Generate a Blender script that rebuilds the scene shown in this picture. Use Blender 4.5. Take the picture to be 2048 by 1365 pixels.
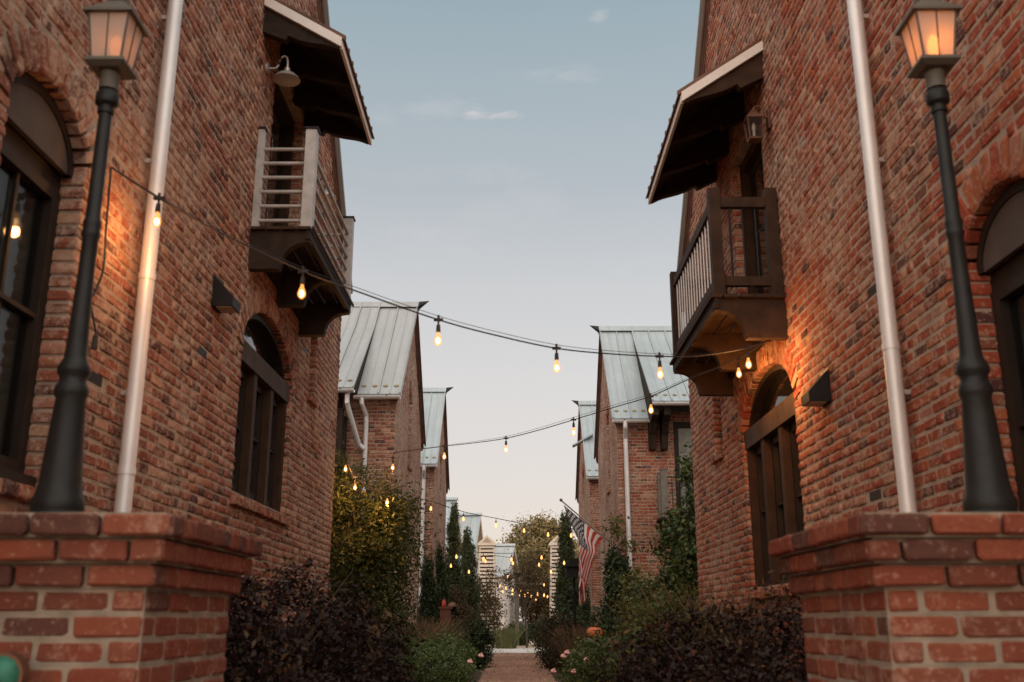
import bpy, bmesh, math, random
import numpy as np
from mathutils import Vector, Matrix
random.seed(7); rng = np.random.default_rng(11)
R = math.radians
S = bpy.context.scene
C = S.collection
for _o in list(bpy.data.objects): bpy.data.objects.remove(_o)

# ---------------------------------------------------------------- camera, sky, sun, exposure
EYE = 1.2; PITCH = R(15.63); YAW = 0.003; FPX = 35/36*2048
cam_d = bpy.data.cameras.new('camera'); cam = bpy.data.objects.new('camera', cam_d); C.objects.link(cam)
S.camera = cam; cam_d.lens = 35; cam_d.sensor_width = 36
cam.location = (0, 0, EYE); cam.rotation_euler = (math.pi/2+PITCH, 0, YAW)
cam_d.clip_start = 0.05; cam_d.clip_end = 2000
cam_d.dof.use_dof = True; cam_d.dof.focus_distance = 24; cam_d.dof.aperture_fstop = 2.8

SUN_EL, SUN_AZ = 50.0, 188.0        # low soft evening light from behind the camera
W = bpy.data.worlds.new('World'); S.world = W; W.use_nodes = True
wt = W.node_tree; wn = wt.nodes; wl = wt.links
bg = wn['Background']
sky = wn.new('ShaderNodeTexSky'); sky.sky_type = 'NISHITA'; sky.sun_disc = False
sky.sun_elevation = R(4); sky.sun_rotation = R(180+20); sky.dust_density = 1; sky.ozone_density = 1
tc = wn.new('ShaderNodeTexCoord'); sp = wn.new('ShaderNodeSeparateXYZ'); wl.new(tc.outputs['Generated'], sp.inputs[0])
rp = wn.new('ShaderNodeValToRGB'); wl.new(sp.outputs['Z'], rp.inputs[0])
cr = rp.color_ramp; cr.elements[0].position = 0.0; cr.elements[1].position = 1.0
cr.elements[0].color = (.635, .55, .53, 1); cr.elements[1].color = (.26, .35, .39, 1)
for p, c in ((.12, (.615, .555, .54)), (.23, (.585, .55, .535)), (.32, (.515, .505, .50)), (.41, (.395, .42, .435)), (.57, (.272, .350, .380))):
    e = cr.elements.new(p); e.color = (*c, 1)
# thin wisps of cloud: noise stretched along the horizon, all round the sky
mp = wn.new('ShaderNodeMapping'); mp.inputs['Scale'].default_value = (1.0, 1.0, 3.2); mp.inputs['Location'].default_value = (.32, .1, .18)
wl.new(tc.outputs['Generated'], mp.inputs[0])
nz = wn.new('ShaderNodeTexNoise'); nz.inputs['Scale'].default_value = 3.4; nz.inputs['Detail'].default_value = 9; nz.inputs['Roughness'].default_value = .62
wl.new(mp.outputs[0], nz.inputs[0])
nr = wn.new('ShaderNodeMapRange'); nr.inputs[1].default_value = .56; nr.inputs[2].default_value = .80; nr.inputs[4].default_value = .30
wl.new(nz.outputs[0], nr.inputs[0])
cm = wn.new('ShaderNodeMix'); cm.data_type = 'RGBA'; cm.inputs['B'].default_value = (.66, .60, .58, 1)
def wisp(px_, py_, w_, h_, amt):
    import mathutils
    cp_, sp_ = math.cos(PITCH), math.sin(PITCH); d_ = Vector((px_-1024, FPX*cp_-(682.5-py_)*sp_, FPX*sp_+(682.5-py_)*cp_)).normalized()
    sb = wn.new('ShaderNodeVectorMath'); sb.operation = 'SUBTRACT'; wl.new(tc.outputs['Generated'], sb.inputs[0]); sb.inputs[1].default_value = d_
    ml = wn.new('ShaderNodeVectorMath'); ml.operation = 'MULTIPLY'; wl.new(sb.outputs[0], ml.inputs[0]); ml.inputs[1].default_value = (1/w_, .8/h_, 1/h_)
    nn = wn.new('ShaderNodeTexNoise'); nn.inputs['Scale'].default_value = 26; nn.inputs['Detail'].default_value = 7; nn.inputs['Roughness'].default_value = .65; wl.new(mp.outputs[0], nn.inputs[0])
    ln = wn.new('ShaderNodeVectorMath'); ln.operation = 'LENGTH'; wl.new(ml.outputs[0], ln.inputs[0])
    s1 = wn.new('ShaderNodeMath'); s1.operation = 'MULTIPLY_ADD'; wl.new(nn.outputs[0], s1.inputs[0]); s1.inputs[1].default_value = -3.4; wl.new(ln.outputs['Value'], s1.inputs[2])
    mr = wn.new('ShaderNodeMapRange'); mr.interpolation_type = 'SMOOTHSTEP'; wl.new(s1.outputs[0], mr.inputs[0]); mr.inputs[1].default_value = -.55; mr.inputs[2].default_value = -1.75; mr.inputs[3].default_value = 0; mr.inputs[4].default_value = amt
    return mr.outputs[0]
_f = nr.outputs[0]
for _w in (wisp(985, 230, .034, .0062, .65), wisp(1130, 150, .05, .009, .16), wisp(1194, 30, .011, .007, .26), wisp(760, 235, .02, .010, .15), wisp(870, 215, .05, .010, .18)):
    mx = wn.new('ShaderNodeMath'); mx.operation = 'MAXIMUM'; wl.new(_f, mx.inputs[0]); wl.new(_w, mx.inputs[1]); _f = mx.outputs[0]
wl.new(_f, cm.inputs['Factor']); wl.new(rp.outputs[0], cm.inputs['A'])
ns = wn.new('ShaderNodeMix'); ns.data_type = 'RGBA'; ns.blend_type = 'MULTIPLY'; ns.inputs['Factor'].default_value = 1
ns.inputs['B'].default_value = (.05, .045, .05, 1); wl.new(sky.outputs[0], ns.inputs['A'])
ad = wn.new('ShaderNodeMix'); ad.data_type = 'RGBA'; ad.blend_type = 'ADD'; ad.inputs['Factor'].default_value = 1
wl.new(cm.outputs['Result'], ad.inputs['A']); wl.new(ns.outputs['Result'], ad.inputs['B'])
wl.new(ad.outputs['Result'], bg.inputs[0]); bg.inputs[1].default_value = 0.53

sun_d = bpy.data.lights.new('sun', 'SUN'); sun = bpy.data.objects.new('sun', sun_d); C.objects.link(sun)
sun_d.energy = 1.5; sun_d.angle = R(120); sun_d.color = (1, .82, .68)
_d = Vector((math.sin(R(SUN_AZ))*math.cos(R(SUN_EL)), math.cos(R(SUN_AZ))*math.cos(R(SUN_EL)), math.sin(R(SUN_EL))))
sun.rotation_euler = (-_d).to_track_quat('-Z', 'Y').to_euler()
vs = S.view_settings; vs.view_transform = 'Standard'; vs.look = 'None'; vs.exposure = 0.98; vs.gamma = 1; vs.use_curve_mapping = False
S.cycles.use_denoising = True; S.cycles.max_bounces = 6; S.cycles.caustics_reflective = False; S.cycles.caustics_refractive = False
S.cycles.sample_clamp_indirect = 4

# ---------------------------------------------------------------- pixel of the photograph -> point in the place
_cp, _sp = math.cos(PITCH), math.sin(PITCH)
_F = Vector((-math.sin(YAW)*_cp, math.cos(YAW)*_cp, _sp)); _X = Vector((math.cos(YAW), math.sin(YAW), 0)); _U = _X.cross(_F)
EYEV = Vector((0, 0, EYE))
def ray(px, py): return _X*(px-1024) + _U*(682.5-py) + _F*FPX
def at(px, py, Y=None, X=None):
    d = ray(px, py); t = Y/d.y if Y is not None else X/d.x
    return EYEV + d*t
def plane_at(px, py, A, B):          # ray against the vertical plane through A and B
    d = ray(px, py); ab = Vector((B.x-A.x, B.y-A.y, 0)); n = Vector((-ab.y, ab.x, 0))
    t = n.dot(A-EYEV)/n.dot(d); return EYEV + d*t
def proj(p):
    v = Vector(p)-EYEV; z = v.dot(_F)
    return (1024+FPX*v.dot(_X)/z, 682.5-FPX*v.dot(_U)/z, z)

# ---------------------------------------------------------------- materials
def nmat(name):
    m = bpy.data.materials.new(name); m.use_nodes = True
    return m, m.node_tree.nodes, m.node_tree.links, m.node_tree.nodes['Principled BSDF']
def noise(n, l, scale, detail=4, rough=.6, vec=None, kind='pos'):
    t = n.new('ShaderNodeTexNoise'); t.inputs['Scale'].default_value = scale; t.inputs['Detail'].default_value = detail; t.inputs['Roughness'].default_value = rough
    if vec is None:
        g = n.new('ShaderNodeNewGeometry'); vec = g.outputs['Position']
    l.new(vec, t.inputs['Vector']); return t.outputs[0]
def maprange(n, l, x, a, b, c=0, d=1):
    m = n.new('ShaderNodeMapRange'); l.new(x, m.inputs[0])
    for i, v in zip((1, 2, 3, 4), (a, b, c, d)): m.inputs[i].default_value = v
    return m.outputs[0]
def mixc(n, l, f, a, b, mode='MIX'):
    m = n.new('ShaderNodeMix'); m.data_type = 'RGBA'; m.blend_type = mode
    for s, v in (('Factor', f), ('A', a), ('B', b)):
        if isinstance(v, (int, float)): m.inputs[s].default_value = v
        elif isinstance(v, tuple): m.inputs[s].default_value = (*v, 1)
        else: l.new(v, m.inputs[s])
    return m.outputs['Result']
def ramp(n, l, x, stops, const=False):
    r = n.new('ShaderNodeValToRGB'); l.new(x, r.inputs[0])
    e = r.color_ramp.elements
    if const: r.color_ramp.interpolation = 'CONSTANT'
    e[0].position, e[0].color = stops[0][0], (*stops[0][1], 1); e[1].position, e[1].color = stops[-1][0], (*stops[-1][1], 1)
    for p, c in stops[1:-1]:
        k = e.new(p); k.color = (*c, 1)
    return r.outputs[0]
def islandrand(n, l):
    g = n.new('ShaderNodeNewGeometry'); o = n.new('ShaderNodeObjectInfo')
    a = n.new('ShaderNodeMath'); a.operation = 'ADD'; l.new(g.outputs['Random Per Island'], a.inputs[0]); l.new(o.outputs['Random'], a.inputs[1])
    f = n.new('ShaderNodeMath'); f.operation = 'FRACT'; l.new(a.outputs[0], f.inputs[0]); return f.outputs[0]
def bump(n, l, b, h, dist=.003, strength=.6):
    k = n.new('ShaderNodeBump'); k.inputs['Distance'].default_value = dist; k.inputs['Strength'].default_value = strength
    l.new(h, k.inputs['Height']); l.new(k.outputs[0], b.inputs['Normal'])
def simple(name, col, rough=.6, metal=0, var=.25, scale=6, bd=0.0, bscale=60, spec=.5):
    m, n, l, b = nmat(name)
    nz = noise(n, l, scale, 5); f = maprange(n, l, nz, .3, .7)
    c2 = tuple(max(0, x*(1-var)) for x in col); c1 = tuple(min(1, x*(1+var)) for x in col)
    l.new(mixc(n, l, f, c2, c1), b.inputs['Base Color'])
    b.inputs['Roughness'].default_value = rough; b.inputs['Metallic'].default_value = metal; b.inputs['Specular IOR Level'].default_value = spec
    if bd: bump(n, l, b, noise(n, l, bscale, 4), bd)
    return m
def brick_mat(name, stops, smear, mort=(.52, .35, .255), lo=.475, hi=.62):
    m, n, l, b = nmat(name)
    base = ramp(n, l, islandrand(n, l), stops, True)
    base = mixc(n, l, maprange(n, l, noise(n, l, .55, 5, .65), .38, .66, 0, .48), base, (.17, .085, .06))
    mp_ = n.new('ShaderNodeMapping'); g_ = n.new('ShaderNodeNewGeometry'); l.new(g_.outputs['Position'], mp_.inputs[0]); mp_.inputs['Scale'].default_value = (2.6, 2.6, .30)
    base = mixc(n, l, maprange(n, l, noise(n, l, 1.0, 5, .6, mp_.outputs[0]), .52, .72, 0, .5), base, (.10, .055, .042))
    g = noise(n, l, 38, 5, .65)
    base = mixc(n, l, maprange(n, l, g, .3, .7, .0, .4), base, (.15, .05, .035))
    # wide patches where the old mortar wash still clings, and streaks on single bricks
    p = noise(n, l, 1.1, 4, .6); q = noise(n, l, 17, 5, .7)
    ad = n.new('ShaderNodeMath'); ad.operation = 'MULTIPLY_ADD'; l.new(p, ad.inputs[0]); ad.inputs[1].default_value = .55; l.new(q, ad.inputs[2])
    f = maprange(n, l, ad.outputs[0], lo+.27, hi+.30, 0, smear)
    base = mixc(n, l, f, base, mort)
    fl_ = maprange(n, l, noise(n, l, 46, 3, .6), .60, .66, 0, smear*.8)
    base = mixc(n, l, fl_, base, tuple(min(1, x*1.12) for x in mort))
    l.new(base, b.inputs['Base Color']); b.inputs['Roughness'].default_value = .9; b.inputs['Specular IOR Level'].default_value = .15
    bump(n, l, b, noise(n, l, 70, 5, .7), .004, .8)
    return m
RED = (.37, .072, .035); ORG = (.46, .135, .056); BRN = (.25, .086, .05); DRK = (.085, .04, .036); TAN = (.57, .32, .20); PNK = (.46, .20, .135)
M = {}
M['brick_l'] = brick_mat('brick_brown', [(0, (.34, .10, .058)), (.2, BRN), (.38, PNK), (.52, (.42, .165, .09)), (.62, BRN), (.72, TAN), (.84, (.34, .10, .058)), (.90, DRK), (1, DRK)], .80)
M['brick_r'] = brick_mat('brick_red', [(0, RED), (.3, ORG), (.48, RED), (.62, PNK), (.74, BRN), (.82, ORG), (.88, DRK), (.95, TAN), (1, TAN)], .78, lo=.485, hi=.63)
M['brick_lg'] = brick_mat('brick_pale_brown', [(0, (.40, .17, .11)), (.3, PNK), (.5, TAN), (.7, (.45, .20, .12)), (.9, BRN), (1, BRN)], .85, lo=.42, hi=.58, mort=(.62, .47, .38))  # far gable brick: grazing sheen put into the colour as paler, heavier smear
M['brick_p'] = brick_mat('brick_pier', [(0, (.22, .042, .02)), (.35, (.28, .066, .03)), (.6, (.15, .036, .02)), (.78, (.24, .06, .03)), (.88, (.06, .026, .022)), (1, (.06, .026, .022))], .30, lo=.55, hi=.66)
M['mortar'] = simple('mortar', (.40, .31, .24), .95, var=.3, scale=9, bd=.004, bscale=50, spec=.1)
M['mortar_pier'] = simple('pier_mortar', (.29, .235, .18), .95, var=.3, scale=9, bd=.004, bscale=50, spec=.1)
M['paver'] = brick_mat('brick_paver', [(0, (.46, .24, .17)), (.4, (.52, .30, .22)), (.7, (.40, .21, .155)), (1, (.33, .17, .125))], .6)
M['soil'] = simple('soil', (.06, .036, .024), 1, var=.5, scale=5, bd=.02, bscale=12)
M['gravel'] = simple('gravel', (.50, .39, .28), 1, var=.25, scale=14, bd=.01, bscale=60)
M['concrete'] = simple('concrete', (.60, .56, .52), .9, var=.12, scale=3, bd=.002)
M['wood'] = simple('dark_wood', (.032, .02, .013), .7, var=.45, scale=7, bd=.002, bscale=40, spec=.2)
M['wood2'] = simple('brown_wood', (.048, .025, .014), .7, var=.35, scale=7, bd=.002, bscale=40, spec=.2)
M['frame'] = simple('window_frame_paint', (.026, .017, .012), .6, var=.25, spec=.25)
M['lintel'] = simple('lintel_wood', (.075, .05, .036), .75, var=.3, bd=.002, spec=.2)
M['tymp'] = simple('arch_board', (.08, .058, .046), .7, var=.2)
M['steel'] = simple('galvanised_steel', (.50, .47, .45), .42, .55, var=.12, scale=3)
M['pipe'] = simple('downpipe_metal', (.78, .77, .76), .46, .30, var=.10, scale=2)
M['rail'] = simple('rail_metal', (.47, .445, .42), .5, .3, var=.2, scale=9)
M['iron'] = simple('black_iron', (.012, .011, .011), .55, .1, var=.3, spec=.3)
M['post'] = simple('lamp_post_paint', (.014, .0145, .014), .5, .0, var=.3, scale=12, bd=.0008, spec=.3)
M['cream'] = simple('lantern_cream', (.11, .098, .078), .6, var=.15)
M['rubber'] = simple('cable_rubber', (.03, .022, .02), .7)
M['trim'] = simple('rake_trim', (.15, .075, .05), .8, var=.4, scale=4)
M['siding'] = simple('cream_siding', (.74, .63, .51), .8, var=.08)
M['beige'] = simple('beige_soffit', (.46, .35, .25), .8, var=.1)
M['white'] = simple('white_paint', (.80, .75, .70), .75, var=.06)
M['verdigris'] = simple('verdigris', (.03, .17, .11), .6, .2, var=.4, scale=14)
M['copper'] = simple('aged_copper', (.16, .075, .045), .5, .5)
M['pumpkin'] = simple('pumpkin_skin', (.55, .12, .025), .5, var=.2)
M['terracotta'] = simple('terracotta', (.16, .06, .035), .9)
M['redglass'] = simple('red_glass', (.55, .04, .02), .2)
M['bark'] = simple('bark', (.085, .06, .045), .95, var=.4, bd=.004)
M['pink'] = simple('rose_petal', (.68, .34, .30), .7)
M['yellowstar'] = simple('snow_guard_brass', (.36, .30, .17), .5, .4)
m, n, l, b = nmat('window_glass'); M['glass'] = m
b.inputs['Base Color'].default_value = (.012, .011, .010, 1); b.inputs['Roughness'].default_value = .045; b.inputs['Specular IOR Level'].default_value = .75
bump(n, l, b, noise(n, l, 3.0, 2), .006, .35)
def metal_roof(name, col):
    m, n, l, b = nmat(name)
    f = noise(n, l, 1.3, 5); f2 = maprange(n, l, noise(n, l, 9, 4), .35, .7)
    c = mixc(n, l, maprange(n, l, f, .3, .7), tuple(x*.86 for x in col), tuple(min(1, x*1.1) for x in col))
    c = mixc(n, l, f2, c, tuple(x*.92 for x in col))
    mp_ = n.new('ShaderNodeMapping'); g_ = n.new('ShaderNodeNewGeometry'); l.new(g_.outputs['Position'], mp_.inputs[0]); mp_.inputs['Scale'].default_value = (9, .5, .5)
    sk_ = noise(n, l, 1.0, 5, .65, mp_.outputs[0]); c = mixc(n, l, maprange(n, l, sk_, .45, .72, 0, .55), c, tuple(x*.66 for x in col))
    l.new(c, b.inputs['Base Color']); bump(n, l, b, noise(n, l, 2.2, 3), .02, .35); b.inputs['Metallic'].default_value = .2; b.inputs['Roughness'].default_value = .55
    return m

M['roof_pale'] = metal_roof('pale_metal_roof', (.52, .55, .56)); M['roof_a'] = metal_roof('grey_metal_roof', (.42, .44, .445)); M['roof_b'] = metal_roof('blue_grey_metal_roof', (.41, .475, .50))
def leaf_mat(name, stops, rough=.55, trans=.25):
    m, n, l, b = nmat(name)
    c = ramp(n, l, islandrand(n, l), stops)
    c = mixc(n, l, maprange(n, l, noise(n, l, 2.2, 3), .35, .65, 0, .55), c, tuple(x*.45 for x in stops[0][1]))
    l.new(c, b.inputs['Base Color']); b.inputs['Roughness'].default_value = rough; b.inputs['Specular IOR Level'].default_value = .3
    t = n.new('ShaderNodeBsdfTranslucent'); l.new(c, t.inputs[0]); x = n.new('ShaderNodeMixShader'); x.inputs[0].default_value = trans
    l.new(b.outputs[0], x.inputs[1]); l.new(t.outputs[0], x.inputs[2]); l.new(x.outputs[0], n['Material Output'].inputs[0])
    return m
M['leaf_wine'] = leaf_mat('wine_leaves', [(0, (.014, .007, .007)), (.5, (.026, .011, .010)), (.85, (.042, .019, .014)), (.97, (.055, .04, .015)), (1, (.20, .05, .02))], .6, .12)
M['leaf_green'] = leaf_mat('green_leaves', [(0, (.042, .064, .018)), (.5, (.075, .108, .028)), (.85, (.12, .145, .04)), (1, (.24, .18, .045))])
M['leaf_feather'] = leaf_mat('feathery_leaves', [(0, (.035, .052, .014)), (.5, (.062, .08, .02)), (.85, (.095, .105, .026)), (1, (.16, .13, .03))], .6, .35)
M['leaf_lush'] = leaf_mat('light_green_leaves', [(0, (.065, .10, .026)), (.5, (.11, .15, .04)), (1, (.18, .20, .065))])
M['leaf_dark'] = leaf_mat('dark_green_leaves', [(0, (.03, .046, .018)), (.6, (.056, .08, .028)), (1, (.10, .12, .042))])
M['leaf_olive'] = leaf_mat('olive_leaves', [(0, (.08, .085, .02)), (.6, (.14, .13, .03)), (1, (.22, .17, .04))])
M['leaf_autumn'] = leaf_mat('autumn_leaves', [(0, (.26, .21, .08)), (.45, (.40, .33, .14)), (.8, (.52, .41, .20)), (1, (.50, .30, .16))])
M['leaf_rust'] = leaf_mat('rust_leaves', [(0, (.06, .035, .018)), (.5, (.10, .07, .028)), (1, (.17, .10, .04))])
M['grass_dry'] = leaf_mat('dry_grass', [(0, (.20, .11, .06)), (.6, (.30, .18, .10)), (1, (.38, .26, .16))])
M['grass_green'] = leaf_mat('pale_grass', [(0, (.13, .16, .05)), (.6, (.22, .22, .09)), (1, (.32, .28, .14))])
M['leaf_redgreen'] = leaf_mat('red_green_leaves', [(0, (.035, .04, .016)), (.55, (.07, .06, .024)), (1, (.15, .06, .03))])
M['leaf_cypress'] = leaf_mat('cypress_leaves', [(0, (.065, .08, .032)), (.6, (.10, .12, .045)), (1, (.15, .16, .065))])
def emit(name, col, st, base=(.8, .5, .3)):
    m, n, l, b = nmat(name); b.inputs['Base Color'].default_value = (*base, 1)
    b.inputs['Emission Color'].default_value = (*col, 1); b.inputs['Emission Strength'].default_value = st; b.inputs['Roughness'].default_value = .3
    return m
M['bulb_core'] = emit('lit_filament', (1, .62, .30), 9.0); M['bulb_far'] = emit('lit_far_bulb', (1, .40, .10), 1.35)
m, n, l, b = nmat('amber_bulb_glass'); M['bulb'] = m
_t = n.new('ShaderNodeBsdfTransparent'); _e = n.new('ShaderNodeEmission'); _e.inputs[0].default_value = (1, .36, .08, 1); _e.inputs[1].default_value = .95
_x = n.new('ShaderNodeMixShader'); _x.inputs[0].default_value = .62; l.new(_t.outputs[0], _x.inputs[1]); l.new(_e.outputs[0], _x.inputs[2]); l.new(_x.outputs[0], n['Material Output'].inputs[0])
M['flame'] = emit('lit_flame', (1, .28, .03), 4.2); M['flame_dim'] = emit('low_lit_flame', (1, .28, .03), .9)
def frosted(name, glow):
    m, n, l, b = nmat(name)
    b.inputs['Base Color'].default_value = (.88, .80, .73, 1); b.inputs['Roughness'].default_value = .45
    t = n.new('ShaderNodeBsdfTranslucent'); t.inputs[0].default_value = (.88, .74, .62, 1)
    tr = n.new('ShaderNodeBsdfTransparent'); tr.inputs[0].default_value = (.9, .75, .65, 1)
    x = n.new('ShaderNodeMixShader'); x.inputs[0].default_value = .55; l.new(b.outputs[0], x.inputs[1]); l.new(t.outputs[0], x.inputs[2])
    y = n.new('ShaderNodeMixShader'); y.inputs[0].default_value = glow; l.new(x.outputs[0], y.inputs[1]); l.new(tr.outputs[0], y.inputs[2])
    l.new(y.outputs[0], n['Material Output'].inputs[0]); return m
m, n, l, b = nmat('clear_window_glass'); M['glass_clear'] = m
b.inputs['Base Color'].default_value = (.012, .011, .010, 1); b.inputs['Roughness'].default_value = .05; b.inputs['Specular IOR Level'].default_value = .7
_t = n.new('ShaderNodeBsdfTransparent'); _t.inputs[0].default_value = (.75, .78, .76, 1); _x = n.new('ShaderNodeMixShader'); _x.inputs[0].default_value = .55
l.new(b.outputs[0], _x.inputs[1]); l.new(_t.outputs[0], _x.inputs[2]); l.new(_x.outputs[0], n['Material Output'].inputs[0])
M['curtain'] = simple('curtain_cloth', (.62, .60, .55), .9, var=.1)
M['frost'] = frosted('frosted_lantern_glass', .16)

# ---------------------------------------------------------------- mesh helpers
class MB:
    def __init__(s): s.v = []; s.f = []
    def add(s, vs, fs):
        k = len(s.v); s.v += [tuple(p) for p in vs]; s.f += [tuple(i+k for i in f) for f in fs]; return s
    def box(s, x0, x1, y0, y1, z0, z1, T=None):
        p = [(x, y, z) for x in (x0, x1) for y in (y0, y1) for z in (z0, z1)]
        if T: p = [T(*q) for q in p]
        return s.add(p, [(0, 1, 3, 2), (4, 6, 7, 5), (0, 4, 5, 1), (2, 3, 7, 6), (0, 2, 6, 4), (1, 5, 7, 3)])
    def prism(s, poly, a, b, T):          # poly of (p,q); T(t,p,q) -> world for t=a,b
        k = len(poly); p = [T(a, *q) for q in poly]+[T(b, *q) for q in poly]
        return s.add(p, [tuple(range(k)), tuple(range(2*k-1, k-1, -1))]+[(i, (i+1) % k, k+(i+1) % k, k+i) for i in range(k)])
    def hexa(s, p8): return s.add(p8, [(0, 1, 2, 3), (7, 6, 5, 4), (0, 4, 5, 1), (1, 5, 6, 2), (2, 6, 7, 3), (3, 7, 4, 0)])
    def tube(s, pts, r, n=8, cap=True):
        pts = [Vector(p) for p in pts]; rs = r if isinstance(r, (list, tuple)) else [r]*len(pts); k0 = len(s.v)
        for i, p in enumerate(pts):
            d = (pts[min(i+1, len(pts)-1)]-pts[max(i-1, 0)]); d = d.normalized() if d.length > 1e-9 else Vector((0, 0, 1))
            u = d.cross(Vector((0, 0, 1))) if abs(d.z) < .95 else d.cross(Vector((1, 0, 0))); u.normalize(); w = d.cross(u)
            for j in range(n):
                a = 2*math.pi*j/n; s.v.append(tuple(p+(u*math.cos(a)+w*math.sin(a))*rs[i]))
        for i in range(len(pts)-1):
            for j in range(n): s.f.append((k0+i*n+j, k0+i*n+(j+1) % n, k0+(i+1)*n+(j+1) % n, k0+(i+1)*n+j))
        if cap: s.f.append(tuple(k0+j for j in range(n))[::-1]); s.f.append(tuple(k0+(len(pts)-1)*n+j for j in range(n)))
        return s
    def lathe(s, prof, c, n=20, cap=True):
        return s.tube([(c[0], c[1], c[2]+z) for r, z in prof], [max(r, 1e-4) for r, z in prof], n, cap)
def link(o, parent=None):
    C.objects.link(o)
    if parent is not None: o.parent = parent; o.matrix_parent_inverse = Matrix.Identity(4)
    return o
def obj(name, mb, mat, parent=None, smooth=False, fix=True):
    me = bpy.data.meshes.new(name); me.from_pydata(mb.v, [], mb.f)
    if fix:
        bm = bmesh.new(); bm.from_mesh(me); bmesh.ops.recalc_face_normals(bm, faces=bm.faces); bm.to_mesh(me); bm.free()
    me.materials.append(M[mat] if isinstance(mat, str) else mat)
    if smooth:
        me.polygons.foreach_set('use_smooth', [True]*len(me.polygons))
        me.set_sharp_from_angle(angle=R(40))
    return link(bpy.data.objects.new(name, me), parent)
def tag(o, label, cat=None, group=None, kind=None):
    if label: o['label'] = label
    if cat: o['category'] = cat
    if group: o['group'] = group
    if kind: o['kind'] = kind
    return o
def empty(name, loc=(0, 0, 0)):       # things are built in world space; the empty stays at the origin of its parts
    o = bpy.data.objects.new(name, None); o.empty_display_size = .2; C.objects.link(o); return o
def npmesh(name, V, Fc, mat, parent=None, smooth=False):   # quads from numpy
    me = bpy.data.meshes.new(name); me.vertices.add(len(V)); me.vertices.foreach_set('co', np.asarray(V, dtype=np.float32).ravel())
    k = Fc.shape[1]; me.loops.add(Fc.size); me.loops.foreach_set('vertex_index', Fc.astype(np.int32).ravel())
    me.polygons.add(len(Fc)); me.polygons.foreach_set('loop_start', np.arange(0, Fc.size, k, dtype=np.int32))
    try: me.polygons.foreach_set('loop_total', np.full(len(Fc), k, dtype=np.int32))
    except Exception: pass
    me.update(calc_edges=True); me.materials.append(M[mat])
    return link(bpy.data.objects.new(name, me), parent)

# ---------------------------------------------------------------- bricks
BL, BD, BH = .20, .10, .062
def brick_template(k):
    r = random.Random(100+k); c = .006; j = lambda a: r.uniform(-a, a)
    cut = [(r.uniform(.004, .014), r.uniform(.003, .010)) for _ in range(4)]; V = []
    out = []
    for q, (sx, sz) in enumerate(((-1, -1), (1, -1), (1, 1), (-1, 1))):
        a, b_ = cut[q]; P = [(sx*(BL/2-a), sz*BH/2), (sx*BL/2, sz*(BH/2-b_))]
        out += P if q in (1, 3) else P[::-1]
    out = [(x+j(.003), z+j(.0025)) for x, z in out]
    for (y, f, jj) in ((-BD, 0, 0), (-c, 0, .001), (0, c*1.1, .0018)):
        for x, z in out: V.append((x-math.copysign(f, x), y+j(jj), z-math.copysign(f, z)))
    Fc = [(a+i, a+(i+1) % 8, a+8+(i+1) % 8, a+8+i) for a in (0, 8) for i in range(8)]
    Fc += [(16, 17, 18, 19), (16, 19, 20, 23), (20, 21, 22, 23)]
    return np.array(V), np.array(Fc)
BT = [brick_template(k) for k in range(14)]
BMESH = {}
def brick_mesh(k, mat):
    if (k, mat) not in BMESH:
        V, Fc = BT[k]; me = bpy.data.meshes.new('brick'); me.from_pydata(V.tolist(), [], Fc.tolist()); me.materials.append(M[mat]); BMESH[(k, mat)] = me
    return BMESH[(k, mat)]
class Frame:
    def __init__(s, o, sv, nv): s.o = Vector(o); s.s = Vector(sv); s.n = Vector(nv); s.x = s.n.cross(Vector((0, 0, 1)))
    def pt(s, a, n, z): return s.o + s.s*a + s.n*n + Vector((0, 0, z))
def put_bricks(L, F, mat, parent, many=300, visible=None, name='brick', proud=.005):
    """L: list of (s, z, len, h, depth, tilt) centre coordinates; the largest in view become objects, the rest one mesh"""
    rec = []
    for (s, z, ln, h, dp, tl) in L:
        k = random.randrange(len(BT)); out = proud+random.uniform(-.004, .005)
        p = F.pt(s, out, z); px, py, dz = proj(p)
        dist = (p-EYEV); facing = abs(F.n.dot(dist))/dist.length
        ok = dz > .1 and -15 < px < 2063 and -15 < py < 1380 and (visible is None or visible(px, py))
        rec.append((ln*h*facing/dist.length_squared if ok else -1, k, p, ln, h, dp, tl))
    rec.sort(key=lambda r: -r[0])
    vis = [r for r in rec if r[0] > 0][:many]; ids = {id(r) for r in vis}; rest = [r for r in rec if id(r) not in ids]
    B = Matrix((F.x, F.n, Vector((0, 0, 1)))).transposed()
    for (_s, k, p, ln, h, dp, tl) in vis:
        o = bpy.data.objects.new(name, brick_mesh(k, mat)); C.objects.link(o)
        mw = Matrix.Translation(p) @ (B @ Matrix.Rotation(tl, 3, 'Y') @ Matrix.Diagonal((ln/BL, dp/BD, h/BH))).to_4x4()
        o.parent = parent; o.matrix_basis = mw
    if rest:
        VV, FF, c = [], [], 0; Bn = np.array(B)
        for (_s, k, p, ln, h, dp, tl) in rest:
            V, Fc = BT[k]; q = V*np.array((ln/BL, dp/BD, h/BH)); ct, st = math.cos(tl), math.sin(tl)
            q = np.stack([q[:, 0]*ct+q[:, 2]*st, q[:, 1], -q[:, 0]*st+q[:, 2]*ct], 1)
            VV.append(q @ Bn.T + np.array(p)); FF.append(Fc+c); c += len(V)
        o = npmesh('brickwork', np.concatenate(VV), np.concatenate(FF), mat, parent); o['kind'] = 'stuff'
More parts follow.
